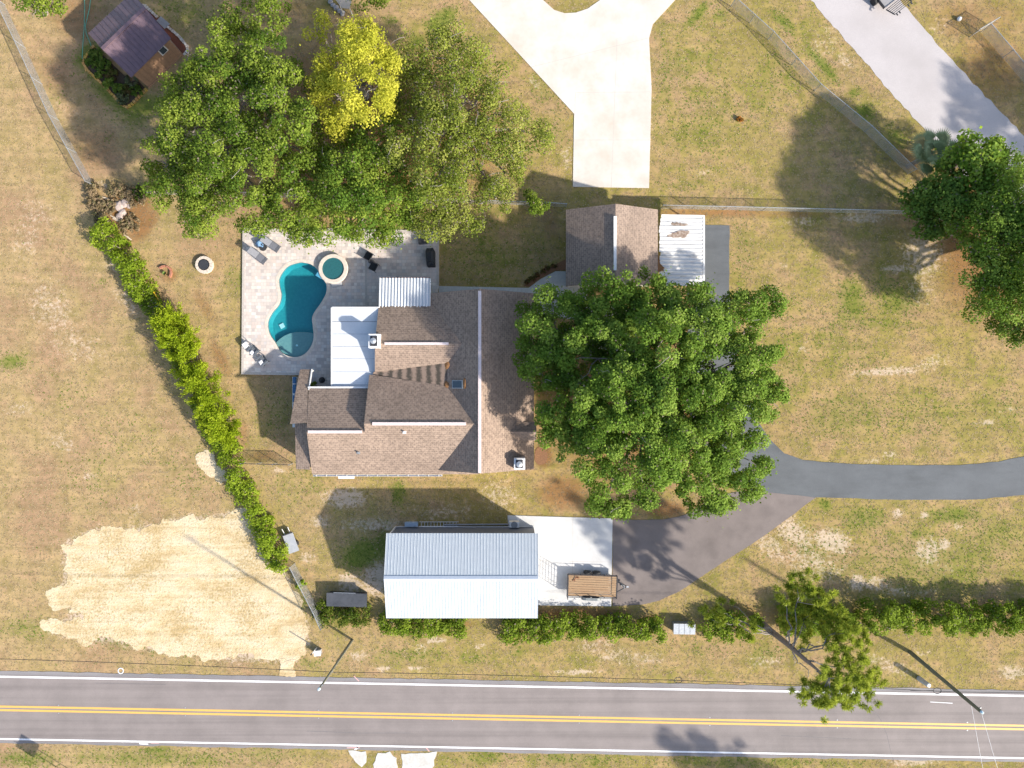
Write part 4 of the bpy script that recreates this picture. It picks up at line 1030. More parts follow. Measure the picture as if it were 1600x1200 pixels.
# covered grill
gr = empty('covered_grill', label='black fabric covered grill at the east side of the deck', cat='grill')
bm = bmesh.new()
prof = [(0.40, 0.84, 0.0), (0.38, 0.82, 0.75), (0.37, 0.80, 0.92), (0.30, 0.50, 1.12), (0.16, 0.42, 1.22)]
rings = []
for w, l, z in prof:
    ring = []
    for k in range(24):
        t_ = 2 * math.pi * k / 24; c_, s_ = math.cos(t_), math.sin(t_)
        e = 0.35
        x = w * math.copysign(abs(c_) ** e, c_); y = l * math.copysign(abs(s_) ** e, s_)
        ring.append(bm.verts.new((x + 0.03 * math.sin(5 * t_ + z * 3), y + 0.02 * math.sin(7 * t_), z)))
    rings.append(ring)
for a, c_ in zip(rings, rings[1:]):
    for k in range(24): bm.faces.new((a[k], a[(k + 1) % 24], c_[(k + 1) % 24], c_[k]))
bm.faces.new(rings[-1])
me = bpy.data.meshes.new('cover'); bm.to_mesh(me); bm.free(); link_mesh('cover', me, BLACK, gr)
for sy_ in (-1, 1):
    mb = MB(); mb.box((0.3, sy_ * 0.55, 1.0), (0.16, 0.12, 0.1)); mb.build('handle_bulge', BLACK, gr)
place(gr, 674, 404.5, DZ, 3)
fb = empty('storage_bench', label='low black bench half hidden under the tree by the deck', cat='bench')
mb = MB(); mb.box((0, 0, 0.25), (0.9, 0.5, 0.4)); mb.build('body', BLACK, fb)
mb = MB(); mb.box((0, 0, 0.48), (0.96, 0.56, 0.06)); mb.build('lid', DARK, fb)
place(fb, 663, 378, DZ, 8)
# small courtyard between the wings
pt = empty('kettle_grill', label='small round black kettle grill in the narrow courtyard', cat='grill')
mb = MB(); mb.lathe([(0.0, 0.45), (0.2, 0.5), (0.29, 0.68), (0.29, 0.72), (0.2, 0.88), (0.0, 0.94)], (0, 0, 0), 18); mb.build('bowl', BLACK, pt, smooth=True)
for k in range(3):
    t_ = 2.1 * k; mb = MB(); mb.tube([(0.3 * math.cos(t_), 0.3 * math.sin(t_), 0), (0.15 * math.cos(t_), 0.15 * math.sin(t_), 0.55)], 0.02); mb.build('leg', DARK, pt)
place(pt, 507, 594, DZ, 0)
# shelf with blue bins at the west wall
rk = empty('storage_rack', label='narrow white rack with blue bins on the west side of the house', cat='rack')
mb = MB(); mb.box((0, 0, 0.45), (0.42, 4.6, 0.06)); mb.build('shelf', TRIM, rk)
for y in (-2.2, 0, 2.2):
    mb = MB(); mb.box((0, y, 0.21), (0.4, 0.08, 0.42)); mb.build('support', TRIM, rk)
BIN = M('blue_plastic', (0.03, 0.11, 0.24), (0.05, 0.16, 0.30), 5, 0.5)
o_ = P(463, 628); rk.location = o_; OFF[rk.name] = Vector((0, 0, 0))
for k, (y, l) in enumerate(((2.0, .55), (1.2, .75), (0.3, .6), (-0.6, .45))):
    bn = tag(MB().box((0, 0, 0.19), (0.24, l, 0.3)).box((0, 0, 0.31), (0.27, l + .04, 0.03)).build('storage_bin', BIN), ['northernmost', 'second', 'third', 'southernmost'][k] + ' blue bin on the narrow white rack', 'bin', 'blue bins on the rack')
    bn.location = o_ + Vector((0.06, y, 0.48))

# ================= YARD THINGS =================
fp = empty('fire_pit', label='round pale stone fire pit on the west lawn', cat='fire pit')
STONE = M('pale_stone', (0.66, 0.57, 0.47), (0.54, 0.46, 0.38), 6, 0.9, bump=0.3)
for ring_ in range(2):
    nst = 14
    for k in range(nst):
        t0 = 2 * math.pi * (k + 0.5 * ring_) / nst; t1 = t0 + 2 * math.pi / nst * 0.94
        pl = [(0.52 * math.cos(t0), 0.52 * math.sin(t0)), (0.80 * math.cos(t0), 0.80 * math.sin(t0)), (0.80 * math.cos(t1), 0.80 * math.sin(t1)), (0.52 * math.cos(t1), 0.52 * math.sin(t1))]
        mb = MB(); mb.prism(pl, 0.17 * ring_, 0.17 * ring_ + 0.165); mb.build('stone', STONE, fp)
mb = MB(); mb.lathe([(0.505, 0.345), (0.505, 0.02), (0.46, 0.02), (0.46, 0.365), (0.505, 0.365)], (0, 0, 0), 24); mb.build('steel_liner', DARK, fp)
mb = MB(); mb.lathe([(0.46, 0.16), (0.3, 0.21), (0.0, 0.24)], (0, 0, 0), 16); mb.build('ash', M('ash', (0.46, 0.38, 0.35), (0.20, 0.16, 0.15), 9, 0.95, bump=0.8), fp)
for k in range(4):
    t_ = k * 1.3; mb = MB(); mb.tube([(-0.3 * math.cos(t_), -0.3 * math.sin(t_), 0.23 + .02 * k), (0.3 * math.cos(t_), 0.3 * math.sin(t_), 0.25 + .02 * k)], 0.035, 6); mb.build('charred_log', M('charred', (0.10, 0.08, 0.075), (0.24, 0.19, 0.17), 8, 0.95) if k == 0 else bpy.data.materials['charred'], fp)
place(fp, 321, 414.5, 0, 0)
# ring of clay-coloured edging round a young plant
pn = empty('planting_ring', label='broken terracotta edging ring around a small plant on the lawn', cat='planter')
CLAY = M('terracotta', (0.42, 0.17, 0.10), (0.34, 0.15, 0.10), 6, 0.9)
for t0, t1, r_ in ((20, 75, 0.55), (80, 140, 0.55), (-40, 15, 0.5)):
    pl = [(math.cos(R(t)) * r_, math.sin(R(t)) * r_) for t in range(t0, t1 + 1, 11)] + [(math.cos(R(t)) * (r_ + .16), math.sin(R(t)) * (r_ + .16)) for t in range(t1, t0 - 1, -11)]
    mb = MB(); mb.prism(pl, 0, 0.22); mb.build('edging', CLAY, pn)
for k in range(14):
    t_ = k * 2.4; l = random.uniform(.15, .3); mb = MB(); d = Vector((math.cos(t_), math.sin(t_), 0))
    s_ = Vector((-d.y, d.x, 0)) * 0.05
    mb.add([(0, 0, 0.02), d * l * .6 - s_ + Vector((0, 0, .25)), d * l + Vector((0, 0, .3)), d * l * .6 + s_ + Vector((0, 0, .25))], [(0, 1, 2, 3)]); mb.build('leaf', M('plant_leaf', (0.10, 0.16, 0.03), (0.16, 0.22, 0.05), 5, .6) if k == 0 else bpy.data.materials['plant_leaf'], pn)
place(pn, 258.5, 427, 0, 0)
# items by the hedge
yb = tag(MB().box((0, 0, 0.55), (0.1, 1.35, 0.5), 0, Matrix.Rotation(R(25), 3, 'Y')).box((-.12, 0, 0.16), (.08, 1.2, .32)).build('plastic_barrier', M('yellow_plastic', (0.75, 0.48, 0.02), (0.62, 0.38, 0.02), 5, 0.5)), 'yellow plastic barrier leaning by the west hedge', 'barrier')
place(yb, 246.5, 461, 0, 32)
cn = empty('canoe', label='pale blue-grey upturned boat tucked into the west hedge', cat='boat')
HULL = M('pale_hull', (0.55, 0.60, 0.66), (0.40, 0.46, 0.55), 5, 0.5)
bm = bmesh.new(); rings = []
for i in range(9):
    y = -0.9 + 1.8 * i / 8; w = 0.34 * math.sqrt(max(0.02, 1 - (y / 0.95) ** 2)); 
    rings.append([bm.verts.new((w * math.cos(math.pi * k / 6), y, 0.05 + 0.55 * math.sin(math.pi * k / 6) * (0.5 + w))) for k in range(7)])
for a, c_ in zip(rings, rings[1:]):
    for k in range(6): bm.faces.new((a[k], a[k + 1], c_[k + 1], c_[k]))
bm.faces.new(rings[0]); bm.faces.new(rings[-1])
me = bpy.data.meshes.new('hull'); bm.to_mesh(me); bm.free(); link_mesh('hull', me, HULL, cn)
mb = MB(); mb.box((0, 0, 0.6), (0.05, 1.5, 0.05)); mb.build('keel', TRIM, cn)
place(cn, 243, 468, 0, 28)
# hand cart
ct = empty('garden_cart', label='grey flat-bed cart with two raised handles beside the west hedge', cat='cart')
SHEETM = M('grey_board', (0.40, 0.41, 0.43), (0.34, 0.35, 0.37), 5, 0.7)
mb = MB(); mb.box((0, 0, 0.45), (0.95, 1.75, 0.1)); mb.build('bed', SHEETM, ct)
mb = MB(); mb.box((0, 0.9, 0.52), (0.95, 0.08, 0.22)); mb.build('end_board', DARK, ct)
for s in (-1, 1):
    mb = MB(); mb.tube([(s * .25, 0.9, .45), (s * .28, 1.5, .6)], 0.03); mb.build('handle', TRIM, ct)
    mb = MB(); mb.lathe([(0.12, -.05), (0.22, -.05), (0.22, .05), (0.12, .05)], (0, 0, 0), 16); mb.v = [Vector((s * .5 + q.z, q.y - .2, q.x + .22)) for q in mb.v]; mb.build('wheel', DARK, ct)
    mb = MB(); mb.box((s * .35, .7, .2), (.06, .06, .4)); mb.build('leg', DARK, ct)
place(ct, 457, 847, 0, 20)
# long dark low roof / box near the hedge
bx = empty('storage_box', label='long dark grey storage box half under the shrubs west of the metal building', cat='storage box')
DGREY = M('dark_sheet', (0.035, 0.04, 0.05), (0.05, 0.056, 0.068), 4, 0.75, big=(0.8, (0.08, 0.085, 0.10), 0.6))
mb = MB(); mb.box((0, 0, 0.4), (3.4, 1.0, 0.8)); mb.build('body', DARK, bx)
mb = MB(); mb.box((0, 0, 0.84), (3.65, 1.25, 0.06), 0, Matrix.Rotation(R(4), 3, 'X')); mb.build('lid', DGREY, bx)
mb = MB(); mb.box((-0.2, 0.64, 0.88), (2.0, 0.05, 0.05)); mb.build('edge_strip', GALV, bx)
place(bx, 545, 933, 0, -1.5)
# white pump cover
pb = empty('pump_cover', label='small white panelled pump cover by the road hedge', cat='pump house')
mb = MB(); mb.box((0, 0, 0.4), (1.9, 0.85, 0.8)); mb.build('body', STEEL, pb)
for k in range(4):
    mb = MB(); mb.box((-0.75 + 0.5 * k, 0, 0.83), (0.465, 0.95, 0.05)); mb.build('roof_panel', GALV, pb)
place(pb, 1066, 978, 0, -1)
# things along the north wall of the metal building
ld = empty('ladder', label='aluminium ladder lying along the metal building wall', cat='ladder')
for s in (-1, 1):
    mb = MB(); mb.box((0, s * .2, .1), (3.6, .04, .08)); mb.build('rail', TRIM, ld)
for k in range(12):
    mb = MB(); mb.box((-1.6 + .29 * k, 0, .1), (.035, .37, .035)); mb.build('rung', TRIM, ld)
place(ld, 686, 818.5, 0, 0)
ac = empty('condenser_unit', label='white condenser unit at the east end of the north wall', cat='condenser')
mb = MB(); mb.box((0, 0, .45), (.9, .5, .9)); mb.build('case', TRIM, ac)
mb = MB(); mb.lathe([(.0, .0), (.3, 0), (.3, .03), (.0, .03)], (0, 0, .9), 16); mb.build('fan_grille', STEEL, ac)
place(ac, 803.5, 817, 0, 0)
tag(MB().tube([(-3.2, 0, .12), (3.2, .05, .12)], .08, 8).build('long_pipe', STEEL), 'grey pipe lying along the metal building north wall', 'pipe').location = P(748, 819.5)
tag(MB().box((0, 0, .3), (1.15, .35, .5)).box((0, 0, .57), (1.2, .4, .05)).build('tool_chest', M('blue_grey_chest', (.40, .48, .56), (.34, .42, .50), 5, .5)), 'blue-grey chest at the west end of the north wall', 'chest').location = P(644, 817.5)

# ================= TRAILER =================
tr_ = empty('utility_trailer', label='wood-decked tandem utility trailer parked on the white concrete pad', cat='trailer')
WOOD = M('deck_wood', (0.40, 0.265, 0.15), (0.32, 0.21, 0.12), 7, 0.85, bump=0.2, big=(1.3, (0.30, 0.17, 0.09), 0.5))
LT, WT, HT = 4.45, 1.92, 0.62
nb = 9
for k in range(nb):
    mb = MB(); mb.box((0, -WT / 2 + WT / nb * (k + .5), HT + random.uniform(-.006, .006)), (LT - .1, WT / nb - .028, 0.05)); mb.build('deck_board', WOOD, tr_)
for s in (-1, 1):
    mb = MB(); mb.box((0, s * (WT / 2 + .03), HT - .04), (LT, .06, .14)); mb.build('frame_rail', DARK, tr_)
    mb = MB(); mb.tube([(-LT / 2, s * (WT / 2 + .04), HT + .36), (LT / 2, s * (WT / 2 + .04), HT + .36)], .025); mb.build('top_rail', DARK, tr_)
    for x in (-2.2, -1.1, 0, 1.1, 2.2):
        mb = MB(); mb.box((x, s * (WT / 2 + .04), HT + .17), (.05, .05, .38)); mb.build('stake', DARK, tr_)
for x in (-LT / 2, LT / 2):
    mb = MB(); mb.box((x, 0, HT - .04), (.07, WT + .12, .14)); mb.build('frame_rail', DARK, tr_)
mb = MB(); mb.tube([(LT / 2, -WT / 2, HT + .36), (LT / 2, WT / 2, HT + .36)], .025); mb.build('top_rail', DARK, tr_)
for s in (-1, 1):
    for x in (-.45, .38):
        mb = MB(); mb.lathe([(.20, -.1), (.34, -.1), (.37, -.06), (.37, .06), (.34, .1), (.20, .1)], (0, 0, 0), 20)
        yy = s * (WT / 2 + .20); mb.v = [Vector((x + q.x, yy + q.z, .37 + q.y)) for q in mb.v]; w_ = mb.build('wheel', M('tyre_rubber', (.02, .02, .022), (.03, .03, .03), 8, .8) if 'tyre_rubber' not in bpy.data.materials else bpy.data.materials['tyre_rubber'], tr_)
        mb = MB(); mb.lathe([(.0, .04), (.10, .05), (.19, .02), (.20, -.02)], (0, 0, 0), 16); mb.v = [Vector((x + q.x, yy + s * (q.z + .03), .37 + q.y)) for q in mb.v]; mb.build('rim', TRIM, w_)
FEND = M('fender_grey', (.16, .18, .18), (.22, .24, .24), 5, .5)
pl = [(-.95, .42), (-.8, .72), (-.55, .82), (.5, .82), (.75, .72), (.9, .42)]
mb = MB()
for (xa, za), (xb, zb) in zip(pl, pl[1:]):
    y0_, y1_ = -(WT / 2 + .07), -(WT / 2 + .34)
    mb.add([(xa, y0_, za), (xb, y0_, zb), (xb, y1_, zb), (xa, y1_, za), (xa, y0_, za - .02), (xb, y0_, zb - .02), (xb, y1_, zb - .02), (xa, y1_, za - .02)], [(0, 1, 2, 3), (7, 6, 5, 4), (3, 2, 6, 7), (1, 0, 4, 5)])
mb.build('fender', FEND, tr_)
for s in (-1, 1):
    mb = MB(); mb.tube([(LT / 2, s * .55, HT - .1), (LT / 2 + .95, 0, HT - .12)], .05); mb.build('tongue', DARK, tr_)
mb = MB(); mb.tube([(LT / 2 + .62, 0, .1), (LT / 2 + .62, 0, 1.0)], .045).box((LT / 2 + .62, 0, .06), (.2, .2, .03)).box((LT / 2 + .62, .14, 1.0), (.05, .24, .04)); mb.build('tongue_jack', STEEL, tr_)
mb = MB(); mb.box((LT / 2 + 1.0, 0, HT - .1), (.22, .12, .1)); mb.build('coupler', GALV, tr_)
# raised ramp gate at the tail
g0 = -LT / 2 - .06
for y in (-WT / 2, WT / 2):
    mb = MB(); mb.box((g0, y, HT + .62), (.05, .05, 1.3)); mb.build('gate_frame', DARK, tr_)
for z in [HT + .0 + .185 * k for k in range(8)]:
    mb = MB(); mb.box((g0, 0, z), (.035, WT, .035)); mb.build('gate_bar', DARK, tr_)
for y in (-.6, 0, .6):
    mb = MB(); mb.box((g0, y, HT + .62), (.03, .03, 1.3)); mb.build('gate_bar', DARK, tr_)
place(tr_, 924, 912, 0.06, -2)
br_ = tag(MB().tube([(-.35, 0, 0), (0, .08, .05), (.3, .02, 0)], .03, 5).tube([(0, .08, .05), (.15, .3, .03)], .02, 5).tube([(-.1, .06, .03), (-.2, -.16, 0)], .02, 5).tube([(.1, .06, .03), (.28, -.1, .02)], .02, 5).build('fallen_branch', M('red_brown_twig', (.20, .07, .03), (.28, .10, .05), 8, .9)), 'reddish twig lying on the trailer deck', 'branch')
br_.location = P(900, 904.5, .7); br_.location.z = .06 + HT + .06; br_.rotation_euler = (0, 0, R(30))

# ================= POLES, WIRES, ROADSIDE =================
POLEW = M('pole_wood', (0.13, 0.13, 0.09), (0.20, 0.19, 0.14), 6, 0.9)
CABLE = M('black_cable', (0.02, 0.02, 0.022), (0.03, 0.03, 0.03), 5, 0.6)
WIRE = M('bare_wire', (0.55, 0.55, 0.57), (0.48, 0.48, 0.5), 5, 0.4)
BLUECAP = M('insulator', (0.55, 0.68, 0.75), (0.45, 0.60, 0.70), 4, 0.3)
def utility_pole(px, py, top, h, label, r_=0.15):
    b_ = P(px, py); tp_ = P(*top, h); t = empty('utility_pole', b_, label, 'utility pole', 'utility poles along the road')
    mb = MB(); mb.tube([b_, tp_], [r_, r_ * .68], 12); mb.build('pole', POLEW, t)
    mb = MB(); mb.lathe([(.10, 0), (.12, .05), (.06, .12), (.1, .2), (.0, .24)], tp_, 10); mb.build('top_insulator', BLUECAP, t)
    mb = MB(); mb.box(tp_ + Vector((.12, .1, -.35)), (.25, .08, .1), R(40)); mb.build('bracket', STEEL, t)
    mb = MB(); mb.box(b_.lerp(tp_, 6.9 / h) + Vector((.0, -.12, 0)), (.1, .12, .3)); mb.build('cable_clamp', STEEL, t)
    mb = MB(); mb.tube([b_ + Vector((-.13, .06, .05)), b_.lerp(tp_, .5) + Vector((-.12, .06, 0))], .02); mb.build('ground_wire', CABLE, t)
    c_ = b_.lerp(tp_, 6.9 / h); return Vector((c_.x, c_.y, 0))
q1 = utility_pole(551, 1000, (499, 1076), 10.6, 'slim utility pole beside the sand patch', .115)
q2 = utility_pole(1422, 1019, (1533, 1112), 10.4, 'dark thick utility pole near the right edge by the road hedge', .19)
def wire(a, b_, sag, r_, name, mat, label, group=None, cat='cable'):
    pts = []
    for k in range(25):
        t = k / 24; p = a.lerp(b_, t); p.z -= sag * 4 * t * (1 - t); pts.append(p)
    mb = MB(); mb.tube(pts, r_, 5)
    return tag(mb.build(name, mat), label, cat, group)
span = q2 - q1
wl = q1 - span * 0.95; wr = q2 + span * 0.9
wire(q1 + Vector((0, -.2, 6.9)), q2 + Vector((0, -.22, 6.9)), .55, .024, 'aerial_cable', CABLE, 'black cable strung between the two utility poles above the verge', 'aerial cables')
wire(wl + Vector((0, -.2, 6.9)), q1 + Vector((0, -.2, 6.9)), .55, .024, 'aerial_cable', CABLE, 'black cable running left from the pole by the sand', 'aerial cables')
wire(q2 + Vector((0, -.22, 6.9)), wr + Vector((0, -.2, 6.9)), .55, .024, 'aerial_cable', CABLE, 'black cable running right from the dark pole', 'aerial cables')
wire(P(1533, 1112, 10.3), q2 + Vector((6.5, -20, 9.6)), .3, .014, 'service_wire', WIRE, 'pale wire crossing the road from the dark pole, right one', 'service wires', 'wire')
wire(P(1517, 1098, 9.2), q2 + Vector((4.2, -20, 8.8)), .3, .014, 'service_wire', WIRE, 'pale wire crossing the road from the dark pole, left one', 'service wires', 'wire')
for (x, lb) in ((1061, 'cable loop hanging above the verge left of the leaning pine'), (1462, 'cable loop hanging near the dark pole')):
    t = ((P(x, 0, 6.6).x) - q1.x) / (q2.x - q1.x)
    c = (q1 + span * t) + Vector((0, -.2, 6.9 - .55 * 4 * t * (1 - t)))
    pts = [c + Vector((.32 * math.cos(a), .24 * math.sin(a), -.02)) for a in np.linspace(0, 2 * math.pi, 18)]
    tag(MB().tube([c + Vector((-2.2, .02, -.04)), c + Vector((-.32, .02, -.03))], .02, 5).tube(pts, .03, 5).build('cable_loop', CABLE), lb, 'cable loop', 'slack cable loops')
sp1 = empty('marker_post', P(1436, 1060), 'short grey concrete post at the road edge by the dark pole', 'post')
mb = MB(); mb.tube([P(1436, 1060), P(1436, 1060) + Vector((0, 0, 1.5))], [.24, .2], 10); mb.build('shaft', M('pale_post', (.5, .5, .52), (.42, .42, .44), 6, .8), sp1)
mb = MB(); mb.lathe([(.2, 0), (.17, .07), (.0, .1)], P(1436, 1060) + Vector((0, 0, 1.5)), 10); mb.build('cap', TRIM, sp1)
sp2 = empty('cable_marker', P(494, 1013), 'thin white marker post beside the sand patch', 'marker')
mb = MB(); mb.tube([P(495, 1012), P(495, 1012) + Vector((-.05, 0, 1.5))], .05, 8); mb.build('shaft', TRIM, sp2)
mb = MB(); mb.tube([P(495, 1012) + Vector((-.05, 0, 1.5)), P(495, 1012) + Vector((-.05, 0, 1.75))], .055, 8); mb.build('cap', CABLE, sp2)
sp3 = empty('utility_pedestal', P(499, 1017), 'small grey utility box beside the white marker post', 'utility box')
mb = MB(); mb.box(P(498.5, 1017) + Vector((0, 0, .3)), (.55, .42, .6), .1); mb.build('cabinet', GALV, sp3)
mb = MB(); mb.box(P(498.5, 1017) + Vector((0, 0, .62)), (.62, .48, .05), .1); mb.build('lid', TRIM, sp3)
# road sign whose shadow lies on the road
sg = empty('road_sign', P(104, 1203), 'road sign on two posts at the lower left corner', 'sign')
for dx in (-8, 6):
    mb = MB(); mb.tube([P(104 + dx, 1203), P(104 + dx, 1203) + Vector((0, 0, 3.1))], .04, 6); mb.build('post', GALV, sg)
mb = MB(); mb.box(P(103, 1203) + Vector((0, .05, 2.5)), (1.3, .03, 1.2), R(66)); mb.build('panel', GALV, sg)
# raised reflectors along the centre line
for k, x in enumerate((92, 290, 498, 707, 905, 1109, 1308, 1511)):
    for dy, sd in ((-2.2, 'upper'), (10.0, 'lower')):
        mb = MB(); c = P(x, yline(1102.3, x) + dy); mb.box(c + Vector((0, 0, .042)), (.085, .085, .02)); tag(mb.build('road_reflector', GALV, off=c), sd + ' reflector of the ' + ('first', 'second', 'third', 'fourth', 'fifth', 'sixth', 'seventh', 'eighth')[k] + ' pair from the left on the centre line', 'reflector', 'reflectors along the centre line')

# ================= FENCES =================
CHAIN, nt, b = new_mat('chain_link')
b.inputs['Base Color'].default_value = (0.50, 0.50, 0.51, 1); b.inputs['Roughness'].default_value = 0.5; b.inputs['Metallic'].default_value = 0.2
uv = node(nt, 'ShaderNodeUVMap', uv_map='UVMap').outputs[0]
sx = node(nt, 'ShaderNodeSeparateXYZ'); nt.links.new(uv, sx.inputs[0])
d1 = mth(nt, 'LESS_THAN', mth(nt, 'FRACT', mth(nt, 'MULTIPLY', mth(nt, 'ADD', sx.outputs[0], sx.outputs[1]), 14.0)), 0.22)
d2 = mth(nt, 'LESS_THAN', mth(nt, 'FRACT', mth(nt, 'MULTIPLY', mth(nt, 'SUBTRACT', sx.outputs[0], sx.outputs[1]), 14.0)), 0.22)
tp = node(nt, 'ShaderNodeBsdfTransparent'); mx = node(nt, 'ShaderNodeMixShader')
nt.links.new(mth(nt, 'MAXIMUM', d1, d2), mx.inputs[0]); nt.links.new(tp.outputs[0], mx.inputs[1]); nt.links.new(b.outputs[0], mx.inputs[2])
nt.links.new(mx.outputs[0], nt.nodes['Material Output'].inputs[0])
def fence(pts, h, label, rail=.03, mat=None, step=3.0):
    W = [P(*p) for p in pts]
    t = empty('chain_link_fence', W[0], label, 'fence', 'chain link fences')
    for a, b_ in zip(W, W[1:]):
        L = (b_ - a).length; d = (b_ - a) / L; n_ = max(1, round(L / step))
        for k in range(n_ + 1):
            if k == 0 and a is not W[0]: continue
            mb = MB(); q_ = a + d * L * k / n_; mb.tube([q_, q_ + Vector((0, 0, h + .05))], .035, 6); mb.build('post', GALV, t)
        mb = MB(); mb.tube([a + Vector((0, 0, h)), b_ + Vector((0, 0, h))], rail, 6); mb.build('top_rail', mat or GALV, t)
        mb = MB(); z = Vector((0, 0, h)); zb = Vector((0, 0, .03)); mb.add([a + zb, b_ + zb, b_ + z, a + z], [(0, 1, 2, 3)]); mb.uv[0] = [(0, 0), (L, 0), (L, h), (0, h)]; mb.build('wire_mesh', CHAIN, t)
    return t
fence([(8, 8), (40, 75), (92, 188), (148, 290)], 1.5, 'chain link fence slanting down the upper left field')
fence([(240, 306), (300, 303), (560, 312), (858, 322), (884, 324)], 1.3, 'chain link fence behind the tree group and the fire pit lawn')
fence([(1032, 326), (1130, 328), (1250, 331), (1422, 335)], 1.3, 'chain link fence running right from the garage')
fence([(1142, 10), (1200, 62), (1272, 142), (1350, 206), (1418, 272)], 1.5, 'chain link fence slanting beside the upper right lawn')
fence([(1515, 58), (1545, 40)], 1.5, 'short chain link fence end at the upper right corner', mat=GALV, step=1.8)
fence([(1532, 50), (1600, 130), (1700, 240)], 1.5, 'chain link fence leaving through the right edge above the lane')
fence([(384, 722), (458, 724)], 1.3, 'short dark chain link fence between the hedge and the house', mat=DARK, step=1.5)
fence([(461, 880), (472, 902), (496, 948), (508, 975)], 1.6, 'chain link fence along the edge of the sand patch')

# ================= SHED, BEDS (upper left) =================
shed = empty('garden_shed', P(200, 70), 'garden shed with a purple-brown metal roof at the upper left', 'shed')
PUR = M('purple_brown_metal', (0.155, 0.105, 0.13), (0.125, 0.085, 0.105), 3, 0.5, metal=0.1, big=(0.7, (0.20, 0.13, 0.14), 0.5))
zr_, ze_ = 4.0, 3.0
rA, rB = P(160, 77, zr_), P(227, 12, zr_)      # ridge ends
eS, eE = P(205, 121, ze_), P(267, 60, ze_)     # south-east eave
eW, eN = P(138, 52, ze_), P(206, -12, ze_)     # north-west eave
nsh = 12
for k in range(nsh):
    t0, t1 = k / nsh, (k + 1) / nsh
    for (a, b_, c_, d_) in ((rA, rB, eS, eE), (rA, rB, eW, eN)):
        p0 = a.lerp(b_, t0); p1 = a.lerp(b_, t1); q0 = c_.lerp(d_, t0)
        mb = MB(); ribbed(p0, p1 - p0, q0 - p0, 1, .05, .22, mb); mb.build('roof_sheet', PUR, shed)
bar(rA + Vector((0, 0, .04)), rB + Vector((0, 0, .04)), .32, .08, 'ridge_cap', PUR, shed)
def inset(pts, f):
    c_ = sum(pts, Vector()) / len(pts); return [c_ + (p - c_) * f for p in pts]
wp = inset([Vector((p.x, p.y, 0)) for p in (eS, eE, eN, eW)], .9)
WOODW = M('shed_boards', (0.30, 0.19, 0.12), (0.22, 0.14, 0.09), 7, .85)
mb = MB(); mb.prism(wp, 0, 2.95, bottom=False); mb.build('wall', WOODW, shed); HP.append([(p.x * PPM + 800, 600 - p.y * PPM) for p in wp])
DECKW = M('wall_board_wood', (0.38, 0.22, 0.125), (0.30, 0.17, 0.10), 6, .85, bump=.2)
# window in the south-east wall: where the sight line through pixel (254, 78) meets that wall
wa, wb = wp[0], wp[1]; wd = (wb - wa).normalized(); wn_ = Vector((wd.y, -wd.x, 0))
zb_ = min(np.linspace(.5, 2.9, 120), key=lambda z: abs((Vector((*P(254, 78, z).xy, 0)) - wa).dot(wn_)))
cw = P(254, 78, zb_); ang = math.atan2(wd.y, wd.x)
mb = MB(); mb.box(cw, (.75, .14, .95), ang); wf = mb.build('window', TRIM, shed)
mb = MB(); mb.box(cw + wn_ * .06, (.55, .06, .75), ang); mb.build('pane', GLASS, wf)
for k in range(9):      # wall boards
    a = wa.lerp(wb, k / 9); b_ = wa.lerp(wb, (k + 1) / 9)
    mb = MB(); mb.box((a + b_) / 2 + wn_ * .012 + Vector((0, 0, 1.42)), ((b_ - a).length - .03, .03, 2.8), ang); mb.build('wall_board', DECKW, shed)
bar(wa + wn_ * .05 + Vector((0, 0, .1)), wb + wn_ * .05 + Vector((0, 0, .1)), .08, .16, 'base_trim', DECKW, shed)
sheet('garden_bed', [(146, 72), (135, 88), (131, 98), (136, 108), (195, 168), (208, 160), (229, 140), (215, 125), (205, 128), (165, 90)], -.05, .05, M('dark_soil', (.055, .04, .025), (.09, .065, .04), 12, .95, bump=.6), 'dark planted bed beside the shed')
RED = M('red_mulch', (.24, .075, .035), (.15, .05, .03), 14, .95, bump=.7)
sheet('red_bed', [(224, 8), (232, 12), (244, 24), (270, 45), (286, 64), (293, 76), (289, 86), (284, 82), (266, 62), (240, 36)], -.05, .05, RED, 'red mulch bed behind the shed')
SLABM = M('stepping_slab', (.33, .32, .32), (.27, .26, .26), 5, .9)
sheet('stepping_slab', [(245, 33), (252, 26), (266, 38), (258, 46)], -.05, .09, SLABM, 'square grey slab at the back of the shed')
def edging(pts, n_, size, mats, label, group_name):
    t = empty('stone_edging', P(*pts[0]), label, 'edging')
    segs = [(Vector((*a, 0)), Vector((*b_, 0))) for a, b_ in zip(pts, pts[1:])]
    tot = sum((b_ - a).length for a, b_ in segs)
    for k in range(n_):
        s_ = tot * (k + .5) / n_
        for a, b_ in segs:
            l = (b_ - a).length
            if s_ <= l: break
            s_ -= l
        q_ = a.lerp(b_, s_ / l); d = b_ - a; ang = math.atan2(-d.y, d.x)
        bm = MB(); w = tot / n_ / PPM * .86
        bm.box(P(q_.x, q_.y) + Vector((0, 0, .07)), (w * random.uniform(.85, 1.05), size * random.uniform(.85, 1.15), .16), ang + random.uniform(-.12, .12))
        bm.build('stone', random.choice(mats), t)
YS = [M('yellow_stone', (.50, .31, .05), (.42, .25, .05), 6, .8), M('ochre_stone', (.55, .33, .10), (.40, .22, .06), 6, .8), M('rust_stone', (.42, .20, .05), (.5, .27, .08), 6, .8)]
edging([(148, 72), (135, 88), (131, 99), (136, 109), (165, 136), (192, 165), (199, 168), (206, 164), (230, 139)], 34, .24, YS, 'yellow-orange stone edging around the dark shed bed', 'yellow')
WS = [M('white_stone', (.66, .60, .52), (.52, .46, .40), 6, .8), M('cream_stone', (.60, .50, .40), (.5, .42, .35), 6, .8)]
